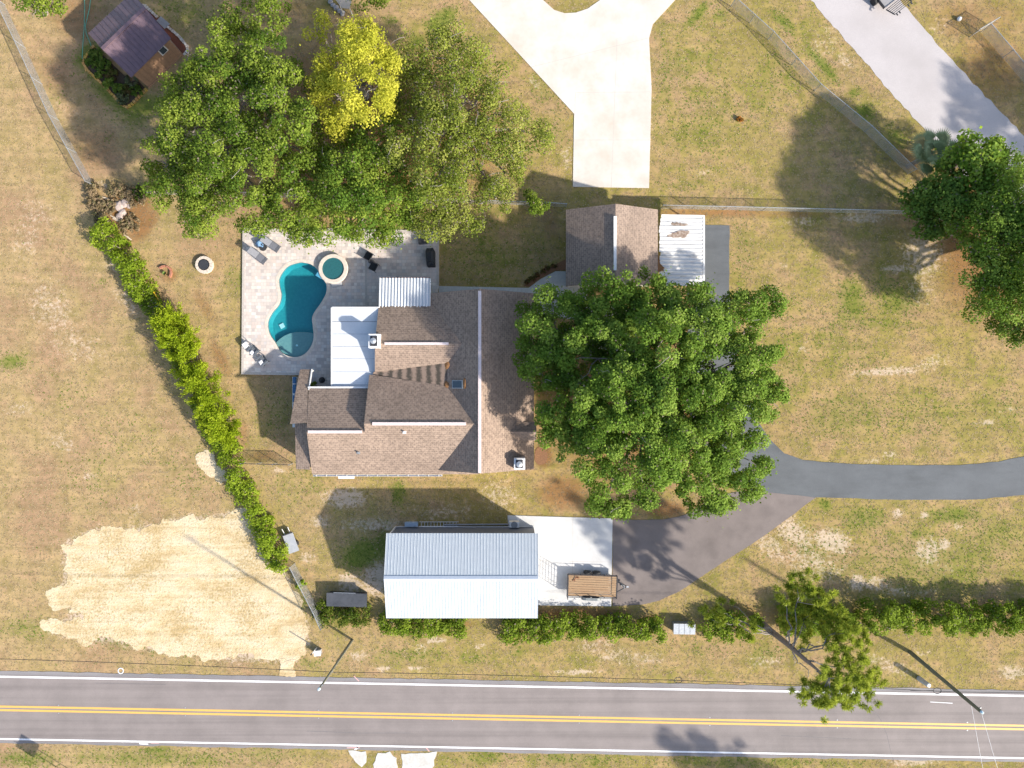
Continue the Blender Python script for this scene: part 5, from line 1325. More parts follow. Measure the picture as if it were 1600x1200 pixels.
edging([(222, 9), (228, 10), (247, 28)], 8, .24, WS, 'short row of white edging stones above the slab', 'white')
edging([(262, 42), (280, 57), (293, 73), (294, 80), (288, 87)], 13, .24, WS, 'white edging stones curving around the red bed', 'white')
# green hose
HOSE = M('green_hose', (.10, .33, .22), (.14, .40, .28), 5, .5)
tag(MB().tube([P(x, y) + Vector((0, 0, .05)) for x, y in ((131, -20), (133, 10), (132, 45), (130, 70), (129, 92))], .035, 6).build('garden_hose', HOSE), 'green hose running straight past the shed corner', 'hose', 'green hoses')
tag(MB().tube([P(x, y) + Vector((0, 0, .05)) for x, y in ((145, -20), (140, 15), (134, 40), (135, 52), (140, 64), (143, 72))], .035, 6).build('garden_hose', HOSE), 'green hose bending in toward the shed bed', 'hose', 'green hoses')
# upper right: rear of a parked lawn trailer
tl_ = empty('equipment_trailer', label='open black equipment trailer with lowered slatted ramp at the top edge', cat='trailer')
mb = MB(); mb.box((0, -1.6, .55), (1.9, 3.0, .08)); mb.build('deck', SLABM, tl_)
for s in (-1, 1):
    mb = MB(); mb.box((s * .97, -1.6, .65), (.06, 3.0, .3)); mb.build('side_rail', DARK, tl_)
    mb = MB(); mb.lathe([(.18, -.1), (.34, -.1), (.36, 0), (.34, .1), (.18, .1)], (0, 0, 0), 18); mb.v = [Vector((s * 1.15 + q.z, q.x - 1.2, q.y + .36)) for q in mb.v]; w_ = mb.build('wheel', bpy.data.materials['tyre_rubber'], tl_)
    mb = MB(); mb.lathe([(0, .04), (.17, .03), (.18, -.02)], (0, 0, 0), 14); mb.v = [Vector((s * (1.17 + q.z), q.x - 1.2, q.y + .36)) for q in mb.v]; mb.build('rim', STEEL, w_)
    mb = MB(); mb.box((s * .97, .55, .95), (.07, 1.0, .07), 0, Matrix.Rotation(R(28), 3, 'X')); mb.build('ramp_frame', DARK, tl_)
for k in range(6):
    y = .12 + .17 * k; mb = MB(); mb.box((0, y, .73 + y * .53 - .02), (1.9, .055, .04)); mb.build('ramp_slat', DARK, tl_)
for x in (-.8, -.45, .55, .85):
    mb = MB(); mb.box((x, 1.1, 1.25), (.09, .22, .06)); mb.build('ramp_hook', DARK, tl_)
q_ = P(1405, 10); tl_.location = (34.7, 34.7, .02); tl_.rotation_euler = (0, 0, R(180 + 38))
tag(MB().lathe([(0, 0), (.16, .02), (.2, .15), (.2, .22), (.14, .34), (0, .38)], (0, 0, 0), 14).build('white_ball', TRIM, smooth=True), 'white ball lying by the upper right fence', 'ball').location = P(1497, 31)
# cream canopy corner at the very top
cb = empty('cream_shelter', P(533, -6), 'cream roofed shelter corner at the top edge', 'shelter')
mb = MB(); mb.slab([P(520, -40, 2.4), P(560, -40, 2.4), P(546, 14, 2.2), P(534, 12, 2.2), P(520, -6, 2.2)], .06, EX); mb.build('roof', M('cream_canvas', (.62, .50, .38), (.55, .44, .34), 4, .8), cb)
for x, y in ((528, 2), (543, 6), (527, -28), (550, -28)):
    mb = MB(); q_ = P(x, y, 2.2); mb.box((q_.x, q_.y, 1.08), (.08, .08, 2.16)); mb.build('post', TRIM, cb)
for k, (x, y) in enumerate(((517, 4), (521, 9), (526, 13), (531, 18), (536, 22))):
    o = MB().lathe([(.0, 0), (.2, .03), (.24, .14), (.13, .26), (0, .28)], (0, 0, 0), 8).build('boulder', M('grey_boulder', (.45, .42, .42), (.3, .28, .28), 5, .9, bump=.4) if k == 0 else bpy.data.materials['grey_boulder'])
    tag(o, ('first', 'second', 'middle', 'fourth', 'last')[k] + ' grey boulder from the left in the row beside the cream shelter', 'boulder', 'boulders at the top edge'); o.location = P(x, y); o.rotation_euler = (0, 0, k * 1.1); o.scale = (random.uniform(.9, 1.3), random.uniform(.8, 1.1), 1)
# logs in the dry brush bed
for k, (x, y, l, a, lb) in enumerate(((180, 341, .9, -32, 'upper pale log in the brush bed'), (183, 345, .8, -30, 'lower pale log in the brush bed'), (165, 310, .9, -18, 'pale log near the end of the slanting fence'), (200, 371, .8, -35, 'pale log at the tip of the brush bed'))):
    o = tag(MB().tube([(-l / 2, 0, .08), (0, .03, .09), (l / 2, 0, .08)], [.07, .08, .06], 7).build('log', M('pale_log', (.62, .52, .40), (.5, .41, .31), 7, .9) if k == 0 else bpy.data.materials['pale_log']), lb, 'log', 'pale logs in the brush bed')
    o.location = P(x, y); o.rotation_euler = (0, 0, R(a))
for k, (x, y, s_) in enumerate(((187, 322, 1.2), (196, 318, 1.0), (192, 332, .9), (204, 321, .8), (188, 339, .8))):
    bm = bmesh.new(); bmesh.ops.create_icosphere(bm, subdivisions=2, radius=.42 * s_)
    for v in bm.verts: v.co *= random.uniform(.85, 1.12); v.co.z *= .55
    me = bpy.data.meshes.new('rock'); bm.to_mesh(me); bm.free()
    o = tag(link_mesh('rock', me, M('tan_rock', (.44, .36, .32), (.33, .26, .23), 5, .9, bump=.4) if k == 0 else bpy.data.materials['tan_rock']), ['largest tan rock in the brush bed', 'tan rock at the top right of the brush bed pile', 'tan rock in the middle of the brush bed pile', 'smallest tan rock at the right of the brush bed pile', 'tan rock beside the pale logs'][k], 'rock', 'rocks in the brush bed')
    o.location = P(x, y) + Vector((0, 0, .1))
# ================= TREES, HEDGES, PLANTS =================
LEAF = leaf_mat('foliage', 0.40)
LEAFB = leaf_mat('bright_foliage', 0.5, tint=(0.50, 0.55, 0.05))
NEEDLE = leaf_mat('needles', 0.4, tint=(0.45, 0.50, 0.06))
BARK = M('oak_bark', (0.20, 0.165, 0.14), (0.30, 0.26, 0.23), 7, 0.95, bump=0.5)
PALEB = M('pale_twig_bark', (0.32, 0.29, 0.26), (0.24, 0.21, 0.19), 7, 0.9)

def quads_mesh(name, C, A, B, colr):
    """C centres, A/B half axes (N,3), colr (N,3) -> rhombic leaves"""
    N = len(C)
    V = np.empty((N, 4, 3)); V[:, 0] = C - A; V[:, 1] = C - B * 0.9 + A * 0.1; V[:, 2] = C + A; V[:, 3] = C + B * 0.9 + A * 0.1
    me = bpy.data.meshes.new(name)
    me.vertices.add(N * 4); me.vertices.foreach_set('co', V.reshape(-1).astype(np.float32))
    me.loops.add(N * 4); me.loops.foreach_set('vertex_index', np.arange(N * 4, dtype=np.int32))
    me.polygons.add(N); me.polygons.foreach_set('loop_start', np.arange(N, dtype=np.int32) * 4)
    me.update()
    at = me.color_attributes.new('lc', 'FLOAT_COLOR', 'POINT')
    c4 = np.ones((N, 4, 4), np.float32); c4[:, :, :3] = colr[:, None, :]
    at.data.foreach_set('color', c4.reshape(-1))
    return me

def unit(v): return v / np.maximum(np.linalg.norm(v, axis=-1, keepdims=True), 1e-6)

def clump_leaves(cen, rad, per, size, pal, up=0.7, flat=0.75, aspect=0.5, dead=0.0, vary=0.25, droop=0.0):
    """leaves for many clumps at once: cen (K,3), rad (K,)"""
    K = len(cen)
    cnt = np.maximum(6, (per * (rad / rad.mean()) ** 2)).astype(int)
    ix = np.repeat(np.arange(K), cnt); N = len(ix)
    d = unit(rng.normal(size=(N, 3)))
    r = rng.uniform(0.35, 1.0, N) ** 0.6
    o = np.where((rng.uniform(size=N) < .85)[:, None], d * r[:, None], rng.normal(size=(N, 3)) * .55); o[:, 2] *= flat
    C = cen[ix] + o * rad[ix][:, None]
    nrm = unit(d * 0.8 + np.array([0, 0, up]) + rng.normal(size=(N, 3)) * 0.45)
    t = unit(np.cross(nrm, rng.normal(size=(N, 3))))
    bt = np.cross(nrm, t)
    s = size * rng.uniform(0.6, 1.25, N)[:, None]
    pal = np.array(pal)
    kc = rng.uniform(0, 1, K)
    mixv = np.clip(kc[ix] * 0.85 + rng.uniform(0, 1, N) * 0.45 - 0.12, 0, 1) * (len(pal) - 1)
    i0 = np.minimum(mixv.astype(int), len(pal) - 2); f = (mixv - i0)[:, None]
    col = pal[i0] * (1 - f) + pal[i0 + 1] * f
    col *= rng.uniform(1 - vary, 1 + vary, N)[:, None]
    if dead:
        m = rng.uniform(size=N) < dead
        col[m] = np.array([0.24, 0.20, 0.15]) * rng.uniform(.7, 1.3, m.sum())[:, None]
    return C, t * s * 0.5, bt * s * 0.5 * aspect * 2, col

def lobes_to_clumps(lobes, dens, rc=(0.45, 0.95), low=-0.25, fill=0.35):
    cen, rad, tops = [], [], []
    for (x, y, z, rx, rz) in lobes:
        n = max(5, int(dens * rx * rx * 3.0))
        d = unit(rng.normal(size=(n * 3, 3))); d = d[d[:, 2] > low][:n]
        rr = np.where(rng.uniform(size=len(d)) < fill, rng.uniform(.3, .8, len(d)), rng.uniform(.82, 1.06, len(d)))
        p = d * rr[:, None] * np.array([rx, rx, rz]) + np.array([x, y, z])
        cen.append(p); rad.append(rng.uniform(rc[0], rc[1], len(d)))
    return np.concatenate(cen), np.concatenate(rad)

def limb(mb, a, b_, r0, r1, n=4, wob=.25):
    a, b_ = Vector(a), Vector(b_); pts = []
    for k in range(n + 1):
        t = k / n; p = a.lerp(b_, t)
        if 0 < k < n: p += Vector((random.uniform(-wob, wob), random.uniform(-wob, wob), random.uniform(-wob, wob) + wob * .6))
        pts.append(p)
    mb.tube(pts, [r0 + (r1 - r0) * k / n for k in range(n + 1)], 6)
    return pts

def tree(name, label, base, lob, pal, dens=1.0, per=70, leaf=.24, cat='tree', group=None, rc=(.45, .95), trunk=.38, bark=None, dead=.02, rzf=.72, pale=10, low=-.05, fill=.35, up=.7, lm=None, grow=1.07):
    """lob = [(px, py, radius px, height of the lobe centre)]"""
    b_ = P(*base); t = empty(name, b_, label, cat, group)
    L = []
    for (x, y, r_, z) in lob:
        z = max(2.0, z + (random.uniform(-1.7, 1.3) if len(lob) > 9 else 0)); c = P(x, y, z); rm = grow * r_ / PPM * (1 - z / CAM_H); L.append((c.x, c.y, c.z, rm, rm * rzf))
    cen, rad = lobes_to_clumps(L, dens, rc, low, fill)
    C, A, B, col = clump_leaves(cen, rad, per * 1.8, leaf * .80, np.array(pal) * 1.65, dead=dead, up=up)
    me = quads_mesh('crown', C - np.array(b_), A, B, col); link_mesh('crown', me, lm or LEAF, t)
    mb = MB(); zf = min(l[2] for l in L) * .38
    fork = b_ + Vector((random.uniform(-.3, .3), random.uniform(-.3, .3), zf))
    mb.tube([b_ - Vector((0, 0, .1)), b_ + Vector((0, 0, .35)), fork], [trunk * 1.5, trunk * 1.05, trunk * .85], 10); mb.build('trunk', bark or BARK, t)
    mb = MB()
    for (x, y, z, r_, rz) in L:
        pts = limb(mb, fork - Vector((0, 0, .3)), (x, y, z - rz * .1), trunk * .5, .07, 5, .35)
        for k in range(3):
            q = pts[random.choice((3, 4, 5))]; a = random.uniform(0, 6.28)
            limb(mb, q, (q.x + math.cos(a) * r_ * .7, q.y + math.sin(a) * r_ * .7, z + rz * .4), .06, .02, 3, .15)
    mb.build('limbs', bark or BARK, t)
    if pale:     # bare pale twigs poking through the leaf surface
        mb = MB()
        for k in range(int(pale * .6)):
            i = rng.integers(len(cen)); p = Vector(cen[i]) + Vector((0, 0, rad[i] * .75)); a = random.uniform(0, 6.28); l = random.uniform(.5, 1.4)
            limb(mb, p, p + Vector((math.cos(a) * l, math.sin(a) * l, random.uniform(-.1, .25))),   .022, .008, 3, .1)
        mb.build('bare_twigs', PALEB, t)['kind'] = 'stuff'
    return t

OAKG = [(0.036, 0.072, 0.010), (0.072, 0.128, 0.016), (0.115, 0.180, 0.026), (0.165, 0.230, 0.042)]
OAKD = [(0.036, 0.066, 0.009), (0.076, 0.120, 0.014), (0.125, 0.170, 0.022), (0.170, 0.210, 0.032)]
GREY = [(0.058, 0.085, 0.012), (0.112, 0.142, 0.020), (0.165, 0.188, 0.032), (0.210, 0.218, 0.052)]
YELG = [(0.195, 0.205, 0.022), (0.290, 0.290, 0.032), (0.360, 0.345, 0.042), (0.400, 0.375, 0.056)]
BRIG = [(0.060, 0.120, 0.008), (0.120, 0.210, 0.012), (0.200, 0.300, 0.020), (0.270, 0.350, 0.030)]
DARKG = [(0.028, 0.060, 0.012), (0.055, 0.105, 0.018), (0.090, 0.150, 0.026), (0.140, 0.200, 0.040)]

# big oak between the house and the drive
tree('oak_tree', 'huge bright green oak tree east of the house', (1010, 615),
     [(868, 512, 56, 7.5), (905, 470, 36, 7), (958, 478, 55, 8.5), (1000, 446, 34, 7.5), (1075, 480, 40, 7.5), (1092, 520, 52, 8.5), (1150, 500, 46, 7.5), (1200, 487, 26, 6.5), (852, 572, 44, 6.8), (935, 560, 60, 10), (1025, 548, 62, 10.5), (1118, 580, 58, 10), (1178, 562, 38, 8), (888, 630, 50, 8), (965, 640, 62, 11), (1050, 640, 66, 11.5), (1140, 645, 58, 9.8), (1194, 622, 32, 7.2), (925, 700, 50, 8.5), (1000, 712, 56, 9.5), (1078, 715, 56, 9.5), (1148, 708, 48, 8.2), (952, 768, 38, 6.8), (1012, 762, 26, 7), (1100, 764, 38, 6.8), (1155, 757, 34, 6.5), (865, 668, 28, 6.5), (915, 535, 44, 6.5), (985, 595, 46, 7), (1075, 592, 46, 7), (1150, 605, 44, 6.5), (930, 655, 44, 6.5), (1025, 690, 44, 6.5), (1110, 690, 44, 6.5), (1040, 500, 44, 6.5), (985, 520, 40, 6.5)],
     OAKG, dens=1.3, per=170, leaf=.22, trunk=.6, pale=26, group='oaks around the house', rc=(.42, .98), fill=.22, grow=1.0)
# tree group at upper left
tree('oak_tree', 'broad green oak tree at the left of the upper group, over the fire pit lawn', (360, 215),
     [(304, 150, 42, 8), (345, 95, 50, 9), (380, 55, 40, 8), (425, 40, 34, 7.5), (430, 105, 46, 9), (300, 205, 50, 8.5), (370, 170, 58, 10), (445, 180, 46, 9), (262, 238, 34, 7), (285, 295, 46, 7), (355, 262, 56, 9.5), (425, 255, 50, 9.5), (340, 325, 40, 7), (400, 318, 40, 7.5), (455, 315, 44, 8), (480, 240, 34, 8), (275, 190, 28, 7), (470, 360, 26, 6), (312, 355, 24, 5), (400, 215, 40, 7.5), (330, 290, 40, 7), (400, 140, 36, 7.5), (455, 130, 30, 7), (245, 275, 22, 5.5)],
     OAKG[:1] + OAKD[1:], dens=1.1, per=130, leaf=.21, rc=(.42, 1.0), fill=.25, grow=1.08, trunk=.5, pale=36, group='trees of the upper group', dead=.05)
tree('yellow_tree', 'bright yellow-green tree in the middle of the upper group', (570, 150),
     [(560, 85, 40, 9.5), (585, 70, 28, 9), (592, 115, 30, 9.5), (530, 118, 36, 9.5), (570, 148, 42, 10), (600, 155, 24, 9), (522, 160, 30, 9), (525, 190, 24, 8), (570, 50, 20, 8.5), (497, 44, 20, 8), (500, 135, 18, 8.5)],
     YELG, dens=1.5, per=105, leaf=.2, fill=.2, grow=1.0, lm=LEAFB, trunk=.32, pale=5, group='trees of the upper group', dead=0)
tree('oak_tree', 'sparse grey-green oak tree at the right of the upper group, toward the driveway', (715, 210),
     [(655, 95, 36, 7.5), (705, 95, 44, 8), (640, 145, 38, 8), (700, 150, 50, 9.5), (755, 140, 38, 7.5), (765, 195, 46, 8.5), (690, 210, 50, 9.5), (815, 225, 34, 6.5), (740, 250, 48, 8.5), (790, 270, 36, 7), (685, 275, 46, 8.5), (640, 230, 36, 8.5), (735, 315, 40, 7), (680, 335, 38, 6.5), (840, 210, 16, 6), (620, 110, 22, 7.5), (705, 355, 24, 5.5), (775, 310, 22, 6), (660, 300, 34, 6.5), (720, 230, 40, 7.5), (670, 180, 34, 7.5), (730, 120, 34, 7), (795, 180, 26, 6.5)],
     GREY, dens=1.05, per=105, leaf=.19, rc=(.45, 1.1), fill=.3, grow=1.1, trunk=.42, pale=70, group='trees of the upper group', dead=.09)
tree('oak_tree', 'fresh green tree overhanging the top of the pool deck', (565, 285),
     [(540, 235, 36, 7.5), (590, 240, 40, 8), (555, 290, 48, 8), (608, 295, 42, 7.5), (520, 325, 36, 6.5), (570, 345, 38, 6), (618, 340, 32, 6), (505, 285, 32, 7), (545, 365, 22, 5), (595, 370, 16, 4.5), (500, 205, 30, 6), (545, 205, 28, 5.5), (620, 195, 28, 6), (490, 345, 30, 5.5), (640, 315, 30, 6), (560, 320, 34, 7)],
     OAKG[:2] + OAKD[2:] , dens=1.2, per=110, leaf=.21, rc=(.45, 1.05), fill=.3, grow=1.1, trunk=.36, pale=14, group='trees of the upper group')
tree('small_tree', 'small bushy tree at the right tip of the upper group', (838, 322), [(833, 318, 17, 2.6), (843, 325, 11, 2.2)], OAKD, dens=3, per=80, leaf=.18, trunk=.1, pale=0, rc=(.3, .55))
tree('oak_tree', 'leafy tree cut off by the top left corner', (70, 20), [(50, -5, 26, 6), (68, 8, 18, 5.5), (92, 10, 14, 5), (55, -45, 40, 7)], OAKD, dens=1.6, per=85, leaf=.22, trunk=.25, pale=12, dead=.08)
tree('small_tree', 'sliver of green crown touching the top edge beside the grey boulders', (585, -5), [(575, -8, 18, 4), (600, -10, 16, 4)], OAKD, dens=2, per=70, leaf=.2, trunk=.12, pale=4)
# right edge group
tree('magnolia_tree', 'glossy bright green tree at the top of the right edge group', (1485, 265), [(1500, 268, 28, 5.5), (1525, 240, 28, 6), (1548, 242, 18, 5.5), (1528, 278, 30, 6.2), (1506, 236, 14, 5)], BRIG[:1] + OAKG[1:] + [(0.22, 0.31, 0.03)], dens=2.0, per=60, leaf=.34, trunk=.22, pale=3, group='trees on the right edge')
tree('dark_tree', 'dark glossy tree at the left of the right edge group by the fence corner', (1440, 335), [(1462, 295, 34, 4.5), (1440, 322, 26, 4), (1480, 325, 36, 5.5), (1460, 348, 22, 4)], DARKG, dens=1.9, per=70, leaf=.30, trunk=.2, pale=2, group='trees on the right edge')
tree('oak_tree', 'large spreading tree filling the right edge of the picture', (1545, 390), [(1525, 330, 40, 7), (1565, 310, 42, 7.5), (1590, 350, 48, 8.5), (1545, 375, 40, 8), (1600, 405, 46, 8.5), (1540, 425, 34, 6.5), (1575, 450, 46, 7.5), (1530, 465, 26, 5), (1560, 490, 30, 5.5), (1598, 500, 34, 5.5), (1640, 340, 50, 8), (1650, 430, 60, 9), (1640, 500, 50, 7), (1585, 522, 18, 4.5), (1520, 395, 24, 6), (1535, 300, 40, 6), (1575, 275, 36, 5.5), (1610, 295, 40, 6), (1515, 350, 34, 5.5), (1560, 410, 40, 6), (1600, 460, 40, 6), (1555, 350, 40, 7)],
     OAKG, dens=1.15, per=120, leaf=.22, rc=(.5, 1.1), fill=.25, grow=1.02, trunk=.42, pale=18, group='trees on the right edge', dead=.03)
tree('oak_tree', 'tall tree outside the right edge shading the side lane', (1790, 340), [(1930, 295, 75, 8.5), (2000, 265, 70, 8.5), (1960, 235, 60, 9.5)], OAKD, dens=.9, per=70, leaf=.3, trunk=.4, pale=0)
tree('pine_tree', 'tall tree below the bottom edge shading the road', (1395, 1345), [(1470, 1470, 60, 9), (1545, 1485, 45, 8), (1415, 1462, 40, 10), (1610, 1500, 40, 7), (1640, 1530, 60, 7)], OAKD, dens=.9, per=70, leaf=.3, trunk=.35, pale=0)

# pine by the road hedge: bare trunk and side limbs with needle tufts
def pine():
    b_ = P(1188, 972); t = empty('pine_tree', b_, 'tall sparse pine tree with bare grey limbs leaning over the road', 'tree')
    mb = MB(); H = 12.5
    top = b_ + Vector((.4, .2, H))
    tp = [b_ - Vector((0, 0, .1)), b_ + Vector((.1, .05, 3)), b_ + Vector((.15, .2, 6)), b_ + Vector((.3, .15, 9.2)), top]
    mb.tube(tp, [.32, .26, .22, .16, .05], 10); mb.build('trunk', M('pine_bark', (.20, .15, .125), (.27, .21, .18), 6, .95, bump=.6), t)
    ends = [(1225, 925, 8), (1245, 908, 8.2), (1262, 918, 8.8), (1285, 930, 9), (1298, 945, 9.2), (1240, 945, 7.5), (1262, 955, 8), (1232, 975, 7), (1255, 985, 7.5), (1288, 972, 8.5), (1315, 975, 9.3), (1330, 990, 9.3), (1300, 1000, 9), (1345, 1000, 9), (1325, 1020, 10.5), (1340, 1040, 11), (1355, 1050, 10.5), (1362, 1065, 10), (1318, 1048, 12), (1300, 1060, 12.4), (1285, 1075, 11.5), (1315, 1075, 12), (1335, 1070, 11.5), (1300, 1090, 11), (1325, 1090, 10.8), (1345, 1085, 10.5), (1260, 1085, 9.5), (1280, 1092, 10.2), (1310, 1020, 11), (1130, 958, 4.5), (1112, 968, 4), (1165, 985, 4.5)]
    lm = MB(); cen = []
    hubs = {}
    for i, (x, y, z) in enumerate(ends):
        e = P(x, y, z); key = (x // 62, y // 50)
        if key not in hubs:      # one limb per spray of tufts
            zo = min(H - .6, max(2.5, z - random.uniform(.6, 1.6))); k = zo / H
            st = Vector((b_.x + .25 * k, b_.y + .15 * k, zo)); mid = st.lerp(e, .72) + Vector((0, 0, .3))
            limb(lm, st, mid, .075, .04, 5, .3); hubs[key] = mid
        limb(lm, hubs[key], e, .035, .015, 3, .2)
        for _ in range(10):
            cen.append((e.x + random.gauss(0, .62), e.y + random.gauss(0, .62), e.z + random.gauss(0, .3)))
    for (x, y, z) in ((1140, 945, 4), (1240, 1040, 7), (1262, 1060, 8)):
        limb(lm, Vector((b_.x + .1, b_.y, z - .8)), P(x, y, z), .06, .015, 6, .35)
    lm.build('limbs', M('pine_limb', (.27, .235, .21), (.2, .17, .15), 6, .9), t)
    cen = np.array(cen); K = len(cen); n = 110
    ix = np.repeat(np.arange(K), n); N = len(ix)
    d = unit(rng.normal(size=(N, 3)) + np.array([0, 0, .5])); r = rng.uniform(.1, .32, N)
    C = cen[ix] + d * r[:, None]
    A = d * rng.uniform(.12, .2, N)[:, None]; B = unit(np.cross(d, rng.normal(size=(N, 3)))) * .03
    kc = rng.uniform(0, 1, K)[ix][:, None]
    col = np.array([.18, .25, .03]) * (1 - kc) + np.array([.40, .46, .065]) * kc
    col = col * rng.uniform(.7, 1.3, N)[:, None]
    link_mesh('crown', quads_mesh('crown', C - np.array(b_), A, B, col), NEEDLE, t)
pine()

# palm
def palm():
    b_ = P(1455, 240, 3.6); b_.z = 0; t = empty('palm_tree', b_, 'fan palm with grey-green fronds beside the side lane', 'tree')
    cc_ = b_ + Vector((0, 0, 3.9)); mb = MB(); mb.tube([b_, cc_], [.22, .16], 9); mb.build('trunk', BARK, t)
    PM = M('palm_green', (.19, .23, .08), (.27, .30, .12), 4, .5)
    for k in range(24):
        a = k * 2.4 + random.uniform(-.2, .2); el = random.uniform(-.2, .7); d = Vector((math.cos(a) * math.cos(el), math.sin(a) * math.cos(el), math.sin(el)))
        q = cc_ + d * (1.1 if k % 2 else .3); mb = MB(); mb.tube([cc_, q], .02, 4)
        sd = d.cross(Vector((0, 0, 1))).normalized(); upv = sd.cross(d)
        for j in range(15):
            f = -1.15 + 2.3 * j / 14; dd = (d * math.cos(f) + sd * math.sin(f)).normalized(); l = 1.35 * (1 - .25 * abs(f))
            w = dd.cross(upv).normalized() * .075
            tip = q + dd * l - Vector((0, 0, .18))
            mb.add([q, q + dd * l * .5 - w, tip, q + dd * l * .5 + w], [(0, 1, 2, 3)])
        mb.build('frond', PM if k % 9 or k == 0 else M('palm_yellow', (.30, .22, .05), (.24, .2, .07), 4, .6), t)
palm()

# hedges
def hedge(label, line, w, h, pal, dens=3.2, per=70, leaf=.17, name='hedge', rc=(.28, .55), jit=.35, cat='hedge', up=.8, z0=.0, group='hedges along the lot edges', asp=.5, dead=.035, bark=None):
    pts = [P(*p) for p in line]; b_ = pts[0].copy(); t = empty(name, b_, label, cat, group)
    cen, rad = [], []; stems = MB()
    for a, c_ in zip(pts, pts[1:]):
        L = (c_ - a).length; d = (c_ - a) / L; n_ = Vector((-d.y, d.x, 0)); k = max(4, int(L * w * dens * 2.2))
        for _ in range(k):
            s_ = random.uniform(-.02, 1.02); v = random.uniform(-1, 1); zz_ = h * (1 - .35 * abs(v) ** 2.5) * random.uniform(.82, 1.05) if random.random() < .72 else random.uniform(z0 + .25, h * .8)
            hv = .88 + .16 * math.sin(s_ * L * .9 + b_.x) + .10 * math.sin(s_ * L * 2.3 + b_.y); zz_ *= hv
            vv = v * w / 2 * (1 + .15 * math.sin(s_ * L * 1.7) + .1 * math.sin(s_ * L * 3.1 + 1))
            p = a + d * L * s_ + n_ * vv; cen.append((p.x, p.y, max(.25, zz_ - .3))); rad.append(random.uniform(*rc))
        for j in range(max(2, int(L / 1.2))):
            q = a + d * L * (j + .5) / max(2, int(L / 1.2)); stems.tube([q, q + Vector((random.uniform(-.15, .15), random.uniform(-.15, .15), h * .7))], [.05, .02], 5)
    cen, rad = np.array(cen), np.array(rad)
    C, A, B, col = clump_leaves(cen, rad, per, leaf, pal, up=up, aspect=asp, dead=dead)
    m_ = C[:, 2] > .02
    link_mesh('foliage', quads_mesh('foliage', C[m_] - np.array(b_), A[m_], B[m_], col[m_]), LEAFB if pal is VINE else LEAF, t)
    stems.build('stems', bark or BARK, t)['kind'] = 'stuff'
    return t
VINE = [(0.14, 0.22, 0.016), (0.22, 0.32, 0.024), (0.30, 0.40, 0.036), (0.36, 0.45, 0.05)]
HEDG = [(0.075, 0.13, 0.011), (0.14, 0.215, 0.016), (0.20, 0.285, 0.026), (0.26, 0.34, 0.04)]
hedge('bright leafy hedge at the north end of the west boundary', [(162, 362), (200, 398), (218, 430), (238, 468)], 1.95, 1.8, VINE)
hedge('darker leafy hedge stretch behind the pale boat', [(225, 455), (250, 490), (270, 525), (305, 590), (345, 690)], 1.5, 1.7, HEDG)
# tall feathery shrubs, one by one
FEA = [(0.19, 0.28, 0.014), (0.30, 0.40, 0.018), (0.40, 0.50, 0.028), (0.47, 0.55, 0.045)]
feath = [(268, 503, 24, 3.2), (281, 530, 26, 3.6), (294, 562, 26, 3.6), (313, 596, 26, 3.8), (328, 628, 26, 3.8), (346, 658, 26, 3.6), (352, 676, 20, 2.8)]
fl = ['first feathery shrub from the north, next to the pale boat', 'second feathery shrub from the pale boat', 'third feathery shrub from the pale boat', 'fourth feathery shrub, middle of the row', 'third feathery shrub from the south end of the row', 'second feathery shrub from the south end of the row', 'low feathery shrub at the south end of the row']
for (x, y, r_, h), lb in zip(feath, fl):
    b_ = P(x, y, 0); b_ = P(x, y, h * .5); b_.z = 0; t = empty('feathery_shrub', b_, lb, 'shrub', 'tall feathery yellow-green shrubs')
    K = 46; n = 95; rm = r_ / PPM * 1.18
    ang = rng.uniform(0, 6.28, K); rr = np.sqrt(rng.uniform(0, 1, K)) * rm
    cen = np.stack([b_.x + np.cos(ang) * rr, b_.y + np.sin(ang) * rr, h * (1 - .5 * (rr / rm) ** 2) * rng.uniform(.8, 1.0, K)], -1)
    ix = np.repeat(np.arange(K), n); N = len(ix)
    ax = unit(np.stack([np.cos(ang) * .9, np.sin(ang) * .9, np.full(K, .8)], -1))[ix]
    tt = rng.uniform(-.9, .35, N)[:, None]
    C = cen[ix] + ax * tt + rng.normal(size=(N, 3)) * .13
    A = unit(ax + rng.normal(size=(N, 3)) * .6) * rng.uniform(.08, .17, N)[:, None]; B = unit(np.cross(A, rng.normal(size=(N, 3)))) * .045
    kc = np.clip(rng.uniform(0, 1, K)[ix] * .6 + rng.uniform(0, .45, N), 0, .999) * 3; i0 = kc.astype(int); f = (kc - i0)[:, None]; pal = np.array(FEA)
    col = pal[i0] * (1 - f) + pal[i0 + 1] * f
    m_ = C[:, 2] > .02
    link_mesh('foliage', quads_mesh('foliage', (C - np.array(b_))[m_], A[m_], B[m_], col[m_]), LEAFB, t)
    mb = MB()
    for k in range(0, K, 2): limb(mb, b_, cen[k], .03, .01, 3, .08)
    mb.build('stems', BARK, t)['kind'] = 'stuff'
hedge('bright leafy hedge from the feathery shrubs down to the sand patch', [(352, 690), (378, 745), (400, 795), (425, 845), (446, 885)], 1.8, 1.6, VINE)
hedge('clipped green hedge under the south eave of the metal building', [(598, 966), (640, 971), (730, 975)], 1.7, 1.8, HEDG)
hedge('clipped green hedge at the south-east corner of the metal building', [(785, 976), (815, 978), (880, 976)], 2.3, 1.9, HEDG)
hedge('green hedge south of the trailer', [(888, 975), (950, 976), (1032, 980)], 1.8, 1.8, HEDG, dead=.03)
hedge('low bushy hedge under the leaning pine', [(1100, 972), (1130, 975), (1180, 975)], 2.2, 1.9, HEDG)
hedge('dense hedge clump right of the pine trunk', [(1215, 960), (1270, 968), (1330, 965)], 2.4, 2.3, HEDG)
